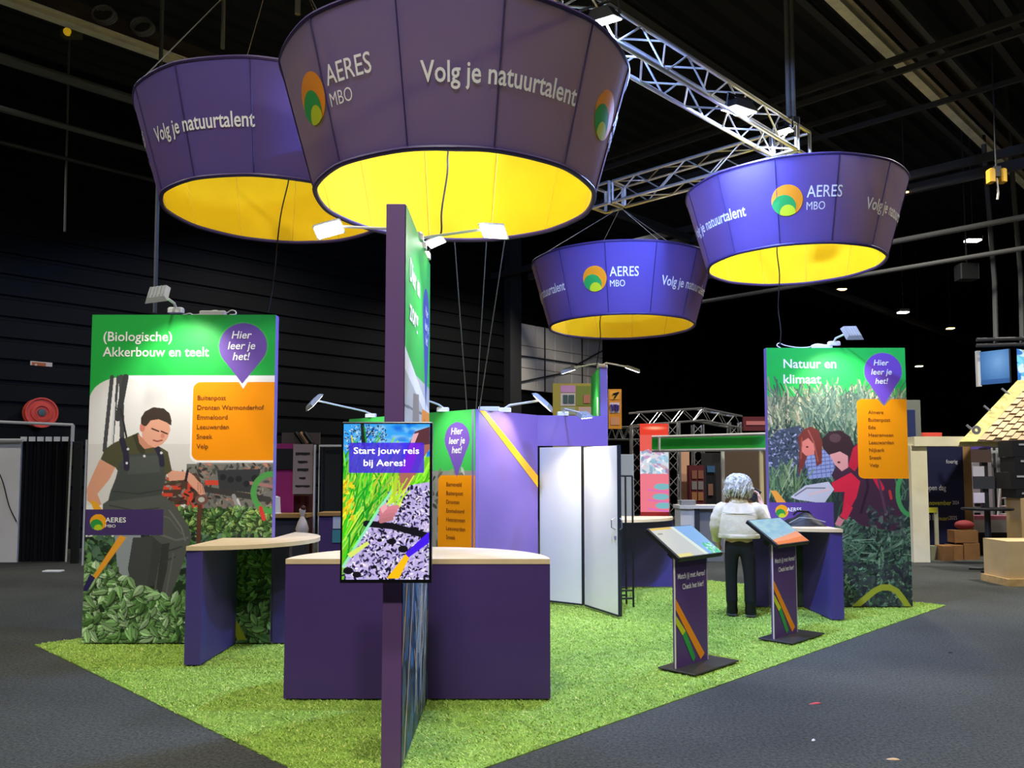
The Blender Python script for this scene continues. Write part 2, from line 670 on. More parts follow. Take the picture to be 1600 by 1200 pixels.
# ------------------------------------------------------------------ the green turf carpet
G0 = Vector((-0.651, 3.926, 0))
GL, GR = 5.152, 8.176
m_turf = M('turf_backing', (118, 150, 52), 0.9, noise=0.25, nscale=9)
turf = MB().box(0, GR, 0, GL, FLOOR, -0.014, grid_mat(G0)).build('turf_carpet', m_turf)
tag(turf, 'bright green artificial grass carpet lying under the whole purple stand', 'carpet')
m_blade = bpy.data.materials.new('turf_pile')
m_blade.use_nodes = True
_n = m_blade.node_tree
_b = _n.nodes['Principled BSDF']
_b.inputs['Roughness'].default_value = 0.7
_b.inputs['Specular IOR Level'].default_value = 0.15
_a = _n.nodes.new('ShaderNodeAttribute')
_a.attribute_name = 'ink'
_n.links.new(_a.outputs['Color'], _b.inputs['Base Color'])
NB = 230000
u, v = rng.uniform(0, GR, NB), rng.uniform(0, GL, NB)
base = np.array(G0) + np.array((0, 0, -0.014)) + u[:, None] * np.array(E2) + v[:, None] * np.array(E1)
ang = rng.uniform(0, 2 * np.pi, NB)
wd = rng.uniform(0.004, 0.008, NB)
ht = rng.uniform(0.005, 0.0138, NB)
lean = rng.normal(0, 0.016, (NB, 2)) + np.array([-0.006, 0.004])
side = np.stack([np.cos(ang), np.sin(ang), 0 * ang], 1) * wd[:, None]
tip = base + np.stack([lean[:, 0], lean[:, 1], ht], 1)
vv = np.empty((NB * 3, 3))
vv[0::3], vv[1::3], vv[2::3] = base - side, base + side, tip
vv[0::3, 2] -= 0.004
vv[1::3, 2] -= 0.004
me = bpy.data.meshes.new('turf_pile')
me.from_pydata(vv, [], np.arange(NB * 3).reshape(-1, 3))
patch = 0.5 + 0.25 * np.sin(u * 2.1 + 1.3 * np.sin(v * 1.7)) + 0.25 * np.sin(v * 2.9 + 1.1 * np.sin(u * 1.3 + 2))
ca, cb, cc = lin((140, 174, 62)), lin((178, 208, 98)), lin((206, 214, 122))
mixv = np.clip(patch * 0.75 - 0.1 + rng.uniform(0, 0.55, NB), 0, 1)[:, None]
cl = ca * (1 - mixv) + cb * mixv
pale = rng.uniform(0, 1, NB) < 0.12
cl[pale] = cc
at = me.color_attributes.new('ink', 'FLOAT_COLOR', 'POINT')
cc4 = np.ones((NB * 3, 4), np.float32)
cc4[:, :3] = np.repeat(cl, 3, 0)
at.data.foreach_set('color', cc4.ravel())
me.materials.append(m_blade)
pile = bpy.data.objects.new('turf_pile', me)
COL.objects.link(pile)
pile.parent = turf
pile['kind'] = 'stuff'
# ------------------------------------------------------------------ small builders used all over the stand
def arm_spotlight(label, base, head, aim, energy, color=(1, 0.97, 0.9), group=None, size=1.0, joint=None, spot=95, lit=2.0):
    """a clip-on arm lamp: clamp on the wall's top edge, thin arm, flat lamp head with a glowing lens and its light"""
    base, head, aim = Vector(base), Vector(head), Vector(aim)
    t = thing('arm_spotlight', label, 'spotlight', base, 0, group)
    h = head - base
    d = (aim - head).normalized()
    b = MB().bbox(-0.07, 0.07, -0.035, 0.035, 0.0, 0.05, 0.012)
    b.build('clamp', m_white_plastic, t)
    a = MB().tube([(0, 0, 0.045), Vector((h.x * 0.12, h.y * 0.12, 0.075)), h - d * -0.0 + (Vector((0, 0, 0.03)) * size)], 0.011 * size, 8)
    a.build('arm', m_white_plastic, t, True)
    side = Vector((h.x, h.y, 0))
    side = side.normalized() if side.length > 0.01 else Vector((1, 0, 0))
    x = side - d * side.dot(d)
    x = x.normalized() if x.length > 0.05 else d.orthogonal().normalized()
    mt = frame(h, x, (-d).cross(x), -d)
    s = 0.1 * size
    hd = MB()
    vs = [(-s * 1.15, -s * .8, 0), (s * 1.15, -s * .8, 0), (s * 1.15, s * .8, 0), (-s * 1.15, s * .8, 0),
          (-s * .95, -s * .6, s * .35), (s * .95, -s * .6, s * .35), (s * .95, s * .6, s * .35), (-s * .95, s * .6, s * .35)]
    hd.add([mt @ Vector(p) for p in vs], [(4, 5, 6, 7), (0, 1, 5, 4), (1, 2, 6, 5), (2, 3, 7, 6), (3, 0, 4, 7), (3, 2, 1, 0)])
    for k in range(5):
        yy = -s * .5 + s * .25 * k
        hd.box(-s * .85, s * .85, yy - 0.003, yy + 0.003, s * .35, s * .42, mt)
    ho = hd.build('lamp_head', m_grey_plastic, t)
    MB().box(-s * .98, s * .98, -s * .64, s * .64, -0.006, -0.001, mt).build('lens', M('lens_%g' % lit, (255, 252, 240), 0.3, emit=lit), ho)
    if energy:
        lamp('lamp_light', 'SPOT', h + d * 0.02, energy, color, aim - base, t, spot_size=math.radians(spot), spot_blend=0.7, shadow_soft_size=0.05)
    return t


def cord(label, pts, r=0.007, mat=None, name='power_cord', cat='cord', group=None):
    b = MB()
    P = [Vector(p) for p in pts]
    fine = []
    for i in range(len(P) - 1):                       # Catmull-Rom through the given points
        p0, p1, p2, p3 = P[max(i - 1, 0)], P[i], P[i + 1], P[min(i + 2, len(P) - 1)]
        for k in range(6):
            s = k / 6
            fine.append(0.5 * ((2 * p1) + (p2 - p0) * s + (2 * p0 - 5 * p1 + 4 * p2 - p3) * s * s + (3 * p1 - p0 - 3 * p2 + p3) * s ** 3))
    fine.append(P[-1])
    b.tube(fine, r, 6)
    o = b.build(name, mat or m_black_cable, None, True)
    return tag(o, label, cat, group)


def white_cable(label, pts):
    return cord(label, pts, 0.006, m_white_plastic, 'lamp_cable', 'cable')


# ------------------------------------------------------------------ the four hanging drums
m_drum = M('violet_fabric', (86, 78, 166), 0.75, noise=0.03, nscale=2, spec=0.15)
m_lining = M('yellow_lining', (250, 208, 20), 0.7, noise=0.04, nscale=2, spec=0.15)
for _m, _c, _f in ((m_drum, (150, 140, 205), 0.34), (m_lining, (250, 205, 60), 0.3)):      # both cloths let some light through
    _n = _m.node_tree
    _t = _n.nodes.new('ShaderNodeBsdfTranslucent')
    _t.inputs['Color'].default_value = (*lin(_c), 1)
    _s = _n.nodes.new('ShaderNodeMixShader')
    _s.inputs[0].default_value = _f
    _o = _n.nodes['Material Output']
    _n.links.new(_n.nodes['Principled BSDF'].outputs[0], _s.inputs[1])
    _n.links.new(_t.outputs[0], _s.inputs[2])
    _n.links.new(_s.outputs[0], _o.inputs['Surface'])
m_fold = M('lining_fold', (214, 172, 30), 0.8)
m_seam = M('dark_seam', (46, 34, 84), 0.7)
m_rim = M('violet_rim', (60, 44, 92), 0.5)
RB, RT, DH = 1.0, 1.24, 0.86


def drum(label, x, y, z, logos, seam0, hang, energy=60):
    t = thing('hanging_drum', label, 'hanging lampshade', (x, y, z), -math.atan2(x, y), 'violet fabric drums hung over the stand')
    n = 96

    def R(a, h, inset=0.0):
        c = abs(math.sin((a - seam0) * 6))
        return (RB + (RT - RB) * h) * (1 - 0.010 * c) - inset

    def pt(a, h, out=0.0):
        r = R(a, h) + out
        return Vector((r * math.sin(a), -r * math.cos(a), h * DH))

    def skin(inset, hs):
        b = MB()
        vs = [pt(2 * math.pi * k / n, h, -inset) for h in hs for k in range(n)]
        b.add(vs, [(i * n + k, i * n + (k + 1) % n, (i + 1) * n + (k + 1) % n, (i + 1) * n + k) for i in range(len(hs) - 1) for k in range(n)])
        return b
    skin(0, [0, 0.25, 0.5, 0.75, 1]).build('outer_fabric', m_drum, t, True)
    skin(0.02, [0, 0.25, 0.5, 0.75, 1]).build('lining', m_lining, t, True)
    for h, nm in ((0, 'bottom_ring'), (1, 'top_ring')):
        MB().tube([pt(2 * math.pi * k / 96, h, -0.01) for k in range(97)], 0.018, 8).build(nm, m_rim, t, True)
    for k in range(12):
        a = seam0 + 2 * math.pi * k / 12
        MB().tube([pt(a, 0.02, 0.001), pt(a, 0.5, 0.001), pt(a, 0.98, 0.001)], 0.005, 6).build('seam', m_seam, t)
        MB().tube([pt(a, 0.02, -0.021), pt(a, 0.98, -0.021)], 0.006, 5).build('lining_seam', m_fold, t)

    def wrap(body, a0, zc, cap, width, bold, nm):
        v, f = glyphs(body, bold)
        k = cap / 0.7
        px = v[:, 0] - v[:, 0].min()
        px = px * width / px.max()
        py = v[:, 1] * k - cap / 2
        b = MB()
        b.add([pt(a0 + q / 1.1, (zc + w) / DH, 0.006) for q, w in zip(px, py)], f)
        return b.build(nm, m_white_ink, t)
    for a in logos:
        par = None
        for k, (ring, m, nm) in enumerate(zip(logo_rings(0.155), (m_orange, m_green, m_lime), ('logo', 'logo_green_disc', 'logo_lime_disc'))):
            b = MB()
            nr = len(ring)
            cx, cy = sum(p[0] for p in ring) / nr, sum(p[1] for p in ring) / nr
            vs = [pt(a + cx / 1.1, (DH * .5 + cy) / DH, 0.006 + 0.002 * k)]
            for s in (0.5, 1.0):
                vs += [pt(a + (cx + (p[0] - cx) * s) / 1.1, (DH * .5 + cy + (p[1] - cy) * s) / DH, 0.006 + 0.002 * k) for p in ring]
            fs = [(0, 1 + i, 1 + (i + 1) % nr) for i in range(nr)]
            fs += [(1 + i, 1 + nr + i, 1 + nr + (i + 1) % nr, 1 + (i + 1) % nr) for i in range(nr)]
            b.add(vs, fs)
            o = b.build(nm, m, par or t)
            par = par or o
        wrap('AERES', a + math.radians(10), DH * .5 + 0.07, 0.115, 0.35, 0.004, 'lettering')
        wrap('MBO', a + math.radians(10), DH * .5 - 0.07, 0.08, 0.185, -0.006, 'lettering')
        wrap('Volg je natuurtalent', a + math.radians(44), DH * .5 - 0.02, 0.115, 1.02, 0.014, 'lettering')
    # cross bar with an added, unseen lamp to brighten the lining, and the wires up to the truss
    MB().tube([pt(0.6, 0.97, -0.02), pt(0.6 + math.pi, 0.97, -0.02)], 0.018, 8).build('cross_bar', m_steel, t)
    MB().lathe([(0.02, 0), (0.09, -0.02), (0.1, -0.12), (0.02, -0.125)], 20, (0, 0, DH * .97)).build('added_lamp_pot', m_black, t, True)
    lamp('drum_fill_light', 'POINT', (0, 0, DH * .97 - 0.22), energy, (1, 0.95, 0.85), None, t, shadow_soft_size=0.09)
    inv = Matrix.Rotation(math.atan2(x, y), 4, 'Z') @ Matrix.Translation((-x, -y, -z))
    top = inv @ Vector(hang)
    for k in range(4):
        MB().tube([pt(0.5 + k * math.pi / 2, 1.0), top], 0.005, 5).build('suspension_wire', m_steel, t)
    return t


TZ = 5.25                                     # underside of the truss
D1, D2, D3, D4 = Vector((-0.40, 5.78, 3.48)), Vector((-2.2, 7.5, 3.95)), Vector((3.3, 9.46, 3.95)), Vector((1.5, 11.16, 3.53))
rad = math.radians
drum('largest nearest violet fabric drum with yellow lining above the tall narrow tower', *D1, [rad(-55), rad(62), rad(180)], rad(-17), (D1.x, D1.y, TZ - .05), 29)
drum('violet drum with yellow lining partly hidden behind the largest drum, above the farming wall', *D2, [rad(-106), rad(21), rad(136)], rad(-40), (D2.x, D2.y, 6.6), 20)
drum('blue-lit violet drum with yellow lining hanging highest over the nature and climate wall', *D3, [rad(-3), rad(117), rad(237)], rad(22), (D3.x, D3.y, TZ - .05), 17)
drum('smallest blue-lit violet drum, the farthest one, hanging below the truss corner', *D4, [rad(-17), rad(103), rad(223)], rad(-39), (D4.x, D4.y, TZ - .05), 18)


# ------------------------------------------------------------------ aluminium truss
def truss(label, p0, p1, w=0.29, seg=0.36, parts=True, mat=None, group=None, name='lighting_truss', cat='truss', r=0.022, tri=False):
    p0, p1 = Vector(p0), Vector(p1)
    t = thing(name, label, cat, p0, 0, group)
    d = p1 - p0
    L = d.length
    z = d.normalized()
    x = UP.cross(z) if abs(z.z) < 0.9 else Vector((1, 0, 0))
    x.normalize()
    y = z.cross(x)
    q = [(-w / 2, -w / 2), (w / 2, -w / 2), (w / 2, w / 2), (-w / 2, w / 2)]
    pos = lambda c, l: x * c[0] + y * c[1] + z * l
    mat = mat or m_alu
    n = max(2, round(L / seg))
    if parts:
        for c in q:
            MB().tube([pos(c, 0), pos(c, L)], r, 10).build('chord', mat, t, True)
        for f in range(4):
            a, c = q[f], q[(f + 1) % 4]
            for k in range(n):
                l0, l1 = L * k / n, L * (k + 1) / n
                s, e = (a, c) if k % 2 == 0 else (c, a)
                MB().tube([pos(s, l0), pos(e, l1)], r * 0.45, 6).build('brace', mat, t)
        for l, nm in ((0, 'end_frame'), (L, 'end_frame')):
            b = MB()
            for f in range(4):
                b.tube([pos(q[f], l), pos(q[(f + 1) % 4], l)], r * 0.7, 6)
            b.build(nm, mat, t)
    else:
        b = MB()
        for c in q:
            b.tube([pos(c, 0), pos(c, L)], r, 6)
        b.build('chords', mat, t)
        b = MB()
        for f in range(4):
            a, c = q[f], q[(f + 1) % 4]
            for k in range(n):
                s, e = (a, c) if k % 2 == 0 else (c, a)
                b.tube([pos(s, L * k / n), pos(e, L * (k + 1) / n)], r * 0.5, 4)
        b.build('lattice', mat, t)
    return t


TC = TZ + 0.145
A1, A3, A4 = Vector((D1.x, D1.y, TC)), Vector((D3.x, D3.y, TC)), Vector((D4.x, D4.y, TC))
dA = (A3 - A1).normalized()
dB = (A4 - A3).normalized()
truss('aluminium lighting truss sloping across the picture above the largest drum, carrying three floodlights', A1 - dA * 0.9, A3 - dA * 0.195)
truss('shorter aluminium truss running back from the lit corner to above the farthest drum', A3 + dB * 0.195, A4 + dB * 0.02)


def corner_box(label, c):
    t = thing('truss_corner', label, 'truss corner', c)
    h = 0.15
    cs = [(-h, -h), (h, -h), (h, h), (-h, h)]
    m = frame((0, 0, 0), dA, UP.cross(dA), UP)
    for k in range(4):
        MB().tube([m @ Vector((*cs[k], -h)), m @ Vector((*cs[k], h))], 0.022, 8).build('post', m_alu, t)
        for z in (-h, h):
            MB().tube([m @ Vector((*cs[k], z)), m @ Vector((*cs[(k + 1) % 4], z))], 0.022, 8).build('edge_tube', m_alu, t)
    return t


corner_box('square corner piece joining both trusses under the grey suspension pole', A3)
corner_box('square end piece of the shorter truss above the farthest drum', A4 + dB * 0.22)

pole = thing('suspension_pole', 'grey double pole rising from the truss corner to the black roof', 'pole', A3 + UP * 0.15)
for k in (-1, 1):
    MB().tube([(k * 0.03, 0, 0), (k * 0.03, 0, CEIL - A3.z - 0.15)], 0.028, 8).build('tube', m_beam_grey, pole)
MB().bbox(-0.09, 0.09, -0.05, 0.05, 0, 0.18, 0.01).build('clamp', m_black, pole)


def flood(label, c, aim, energy, color=(0.36, 0.5, 1.0), s=0.17):
    c, aim = Vector(c), Vector(aim)
    t = thing('floodlight', label, 'floodlight', c, 0, 'floodlights on the lighting truss')
    d = (aim - c).normalized()
    x = UP.cross(d).normalized()
    mt = frame(d * 0.1, x, (-d).cross(x), -d)
    b = MB()
    vs = [(-s, -s * .7, 0), (s, -s * .7, 0), (s, s * .7, 0), (-s, s * .7, 0), (-s * .6, -s * .4, s * .6), (s * .6, -s * .4, s * .6), (s * .6, s * .4, s * .6), (-s * .6, s * .4, s * .6)]
    b.add([mt @ Vector(p) for p in vs], [(4, 5, 6, 7), (0, 1, 5, 4), (1, 2, 6, 5), (2, 3, 7, 6), (3, 0, 4, 7), (3, 2, 1, 0)])
    ho = b.build('housing', m_black, t)
    MB().box(-s * .9, s * .9, -s * .6, s * .6, -0.006, -0.001, mt).build('lens', m_lens, ho)
    MB().tube([mt @ Vector((-s * 1.05, 0, 0.02)), mt @ Vector((-s * 1.05, 0, .14)), mt @ Vector((s * 1.05, 0, .14)), mt @ Vector((s * 1.05, 0, 0.02))], 0.012, 6).build('yoke', m_black, t)
    lamp('flood_light', 'SPOT', d * 0.13, energy, color, aim - c, t, spot_size=rad(180), spot_blend=0.05, shadow_soft_size=0.1)
    return t


FA = A1 + dA * 1.72
flood('glaring floodlight at the top edge, on the long truss beside the largest drum', W(936, 15, 6.72), (1.6, 8.2, 0.0), 1700, (0.27, 0.42, 1.0))
flood('glaring floodlight halfway along the long truss, left of the suspension pole', W(1156, 158, 8.3), (2.0, 8.9, 0.0), 800, (0.3, 0.45, 1.0))
flood('smaller glaring floodlight at the foot of the suspension pole', W(1226, 192, 9.12), (2.9, 8.9, 0.2), 200, s=0.09)
# ------------------------------------------------------------------ printed display walls
LEAF = [(70, 110, 52), (98, 140, 76), (52, 86, 40), (124, 160, 104), (40, 66, 34), (150, 178, 130)]
DARKLEAF = [(44, 66, 50), (62, 92, 66), (34, 48, 40), (84, 116, 84), (98, 128, 104)]


def print_left():
    c = Canvas(281, 513, 1.45, (40, 178, 72))
    X = lambda px, py: (px - 145.5 + 18.5 * (py - 491) / 512) * 281 / (281 + 7 * (py - 491) / 512)
    P = lambda pts: [(X(a, b), b - 491) for a, b in pts]
    # photograph with a rounded top left corner
    c.rect(0, 99, 320, 513, (232, 228, 222))
    k = [(X(141, 622), 131)] + [(X(190, 590) - 50 + 0 * a, 0) for a in ()]
    corner = [(-5, 90), (56, 90), (56, 99)]
    for i in range(13):
        a = rad(90 - 90 * i / 12)
        corner.append((52 - 52 * (1 - math.sin(math.pi / 2 - a)) * 0 - 52 * math.sin(rad(90 * i / 12)), 99 + 36 * (1 - math.cos(rad(90 * i / 12)))))
    corner.append((-5, 140))
    c.poly(corner, (40, 178, 72))
    c.rect(56, 97, 285, 102, (250, 250, 246))
    c.rect(0, 205, 281, 300, (196, 192, 186), 0.35)
    # machinery shed behind
    c.rect(165, 200, 281, 236, (150, 152, 150))
    c.rect(176, 190, 281, 202, (205, 204, 200))
    for a, b, w in ((33, 25, 6), (42, 36, 4), (47, 52, 7)):
        c.line([(a, 99), (b, 215)], w, (74, 74, 76))
    c.line([(54, 99), (44, 165)], 9, (62, 62, 62))
    c.line([(38, 140), (36, 205)], 3, (214, 214, 214))
    c.line([(48, 150), (60, 205)], 3, (50, 50, 50))
    # farm implement
    c.rect(150, 236, 281, 306, (120, 118, 112))
    c.leaves(150, 236, 281, 310, 260, 4, [(92, 92, 88), (56, 54, 52), (140, 132, 120), (176, 120, 100), (70, 74, 62)])
    c.poly([(112, 262), (165, 250), (172, 262), (166, 296), (120, 304)], (84, 62, 52))
    for (a, b, w, h) in ((118, 257, 24, 5), (112, 270, 30, 6), (110, 282, 20, 5), (152, 266, 9, 34), (144, 276, 8, 16), (178, 262, 36, 7), (120, 300, 22, 6), (160, 300, 16, 5)):
        c.rect(a, b, a + w, b + h, (214, 74, 54))
    c.leaves(105, 250, 176, 312, 70, 4.5, [(70, 50, 44), (110, 90, 78), (48, 44, 42), (150, 146, 138), (88, 104, 66)])
    c.poly([(196, 246), (262, 244), (254, 282), (200, 276)], (58, 60, 62))
    c.line([(180, 276), (275, 292)], 9, (64, 62, 60))
    c.line([(222, 286), (238, 330)], 6, (150, 152, 150))
    c.line([(228, 292), (250, 350)], 3.5, (206, 206, 204))
    c.line([(246, 266), (285, 272)], 5, (170, 120, 116))
    for i in range(5):
        c.ell(205 + 12 * i, 262 + rng.uniform(-6, 8), 5, 5, (40, 40, 42))
    # crop
    c.rect(150, 306, 281, 400, (52, 72, 38))
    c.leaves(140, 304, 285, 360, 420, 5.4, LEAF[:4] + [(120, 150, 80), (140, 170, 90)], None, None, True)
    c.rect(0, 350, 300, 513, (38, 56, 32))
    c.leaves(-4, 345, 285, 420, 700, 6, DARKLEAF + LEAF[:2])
    # seat and machine leg behind the person
    c.poly([(44, 345), (84, 345), (84, 412), (60, 416), (50, 400)], (150, 156, 160))
    c.poly([(84, 350), (126, 345), (124, 420), (92, 428), (80, 400)], (66, 68, 66))
    # the seated worker: trousers
    c.poly(P([(160, 790), (170, 783), (250, 775), (270, 790), (290, 822), (296, 842), (288, 862), (276, 900), (262, 935), (244, 938), (238, 922), (246, 880), (250, 852), (226, 832), (200, 838), (160, 838)]), (88, 90, 84))
    c.poly(P([(250, 852), (262, 850), (258, 890), (248, 932), (240, 930)]), (60, 61, 58))
    for pts, w_, col in (([(262, 800), (280, 826), (286, 846)], 2.5, (118, 118, 112)), ([(230, 800), (262, 812), (280, 836)], 2, (104, 106, 100)), ([(170, 792), (210, 800), (246, 796)], 2, (66, 68, 64)),
                         ([(250, 838), (272, 846), (290, 842)], 3, (112, 112, 106)), ([(262, 862), (280, 856)], 2.5, (64, 66, 62)), ([(252, 880), (270, 872)], 2.5, (66, 68, 64)), ([(268, 866), (256, 930)], 2, (104, 106, 100))):
        c.line(P(pts), w_, col)
    c.poly(P([(206, 842), (236, 842), (232, 890), (222, 936), (206, 930), (198, 890)]), (72, 74, 72))
    # far arm with watch, hand on a spade grip
    c.line(P([(309, 776), (306, 852)]), 7, (96, 60, 48))
    c.ell(X(311, 783), 292, 10, 8, (120, 80, 70))
    c.ell(X(311, 783), 292, 5, 4, (190, 190, 180))
    c.poly(P([(256, 732), (270, 738), (292, 740), (300, 746), (306, 754), (313, 760), (317, 774), (309, 776), (302, 768), (294, 760), (288, 752), (262, 754)]), (226, 164, 138))
    c.line(P([(290, 738), (287, 753)]), 4, (44, 40, 50))
    for i in range(3):
        c.line(P([(306 + 3 * i, 756 + 2 * i), (306 + 4 * i, 774 - i)]), 1.3, (186, 120, 98))
    # near arm
    c.poly(P([(156, 720), (180, 732), (170, 752), (152, 774), (158, 790), (150, 796), (136, 784), (136, 766), (144, 746)]), (222, 158, 128))
    c.poly(P([(140, 784), (150, 786), (160, 800), (148, 802)]), (240, 170, 40))
    # shirt
    c.poly(P([(157, 720), (164, 704), (178, 694), (206, 682), (214, 679), (226, 700), (244, 698), (260, 708), (266, 738), (252, 748), (248, 718), (200, 722), (184, 740), (180, 733)]), (82, 80, 56))
    c.poly(P([(206, 682), (215, 678), (224, 698), (226, 720), (214, 706)]), (64, 62, 44))
    # bib overall
    c.poly(P([(186, 726), (200, 712), (246, 710), (254, 724), (256, 752), (250, 776), (168, 786), (172, 770), (180, 750)]), (72, 76, 72))
    c.poly(P([(200, 716), (244, 714), (248, 740), (198, 744)]), (82, 86, 82))
    c.line(P([(176, 770), (214, 774), (250, 768)]), 2, (58, 60, 56))
    c.line(P([(190, 690), (196, 712), (197, 734)]), 9, (50, 46, 62))
    c.line(P([(243, 702), (250, 716), (251, 728)]), 8, (50, 46, 62))
    for a, b in ((197, 726), (199, 704), (250, 710), (224, 715)):
        c.ell(X(a, b), b - 491, 2, 2, (220, 220, 220))
    # neck, head, hair
    c.poly(P([(214, 680), (228, 692), (244, 700), (224, 704), (216, 694)]), (206, 140, 112))
    c.poly(P([(219, 664), (226, 658), (246, 654), (262, 662), (264, 674), (259, 688), (251, 697), (240, 702), (230, 697), (221, 686)]), (228, 166, 138))
    c.ell(X(221, 670), 179, 4, 7, (214, 128, 110))
    c.poly(P([(219, 664), (219, 655), (225, 645), (238, 638), (254, 640), (263, 648), (266, 660), (265, 667), (258, 662), (246, 657), (234, 659), (227, 668), (224, 668)]), (66, 54, 46))
    c.line(P([(236, 672), (246, 676)]), 2.2, (70, 44, 36))
    c.line(P([(250, 676), (259, 680)]), 2.2, (70, 44, 36))
    c.line(P([(238, 690), (244, 692), (251, 690)]), 2, (150, 70, 64))
    c.ell(X(252, 683), 192, 3, 4, (214, 138, 116))
    # foreground plants
    inside = lambda x, y: y > 392 + 50 * min(1, max(0, (x - 20) / 90)) + 4 * math.sin(x * .4)
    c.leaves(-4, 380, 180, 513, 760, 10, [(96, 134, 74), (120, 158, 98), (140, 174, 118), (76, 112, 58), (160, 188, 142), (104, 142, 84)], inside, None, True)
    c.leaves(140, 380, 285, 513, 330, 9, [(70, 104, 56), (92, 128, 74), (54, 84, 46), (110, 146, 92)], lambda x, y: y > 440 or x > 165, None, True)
    # ribbons and the name bar
    c.poly(P([(186, 838), (196, 842), (150, 905), (140, 908)]), (245, 165, 50))
    c.poly(P([(140, 898), (148, 904), (136, 925), (128, 924)]), (50, 40, 90))
    for a in range(24):
        t0 = rad(70 + a * 9)
        t1 = rad(70 + (a + 1) * 9)
        c.line([(X(418, 772) + 27 * math.cos(t0), 281 + 29 * math.sin(t0)), (X(418, 772) + 27 * math.cos(t1), 281 + 29 * math.sin(t1))], 9, (84, 160, 80), 0.85)
    c.line([(263, 305), (268, 322)], 6, (214, 60, 56))
    c.poly([(216, 470), (224, 466), (246, 508), (232, 508)], (150, 160, 40))
    c.rect(0, 307, 117, 347, (72, 54, 104))
    canvas_logo(c, 19, 327, 12.5)
    # place-name box and pin
    c.rect(154, 102, 290, 234, (248, 244, 238), 1, 12)
    c.rect(157, 107, 290, 231, (250, 152, 10), 1, 12)
    c.poly([(221, 99), (244, 99), (233, 118)], (250, 250, 246))
    c.ell(231.5, 50, 38.5, 38.5, (120, 190, 110), 0.4)
    c.pin(231.5, 50, 36.5, 36.5, 110, VIOLET)
    return c


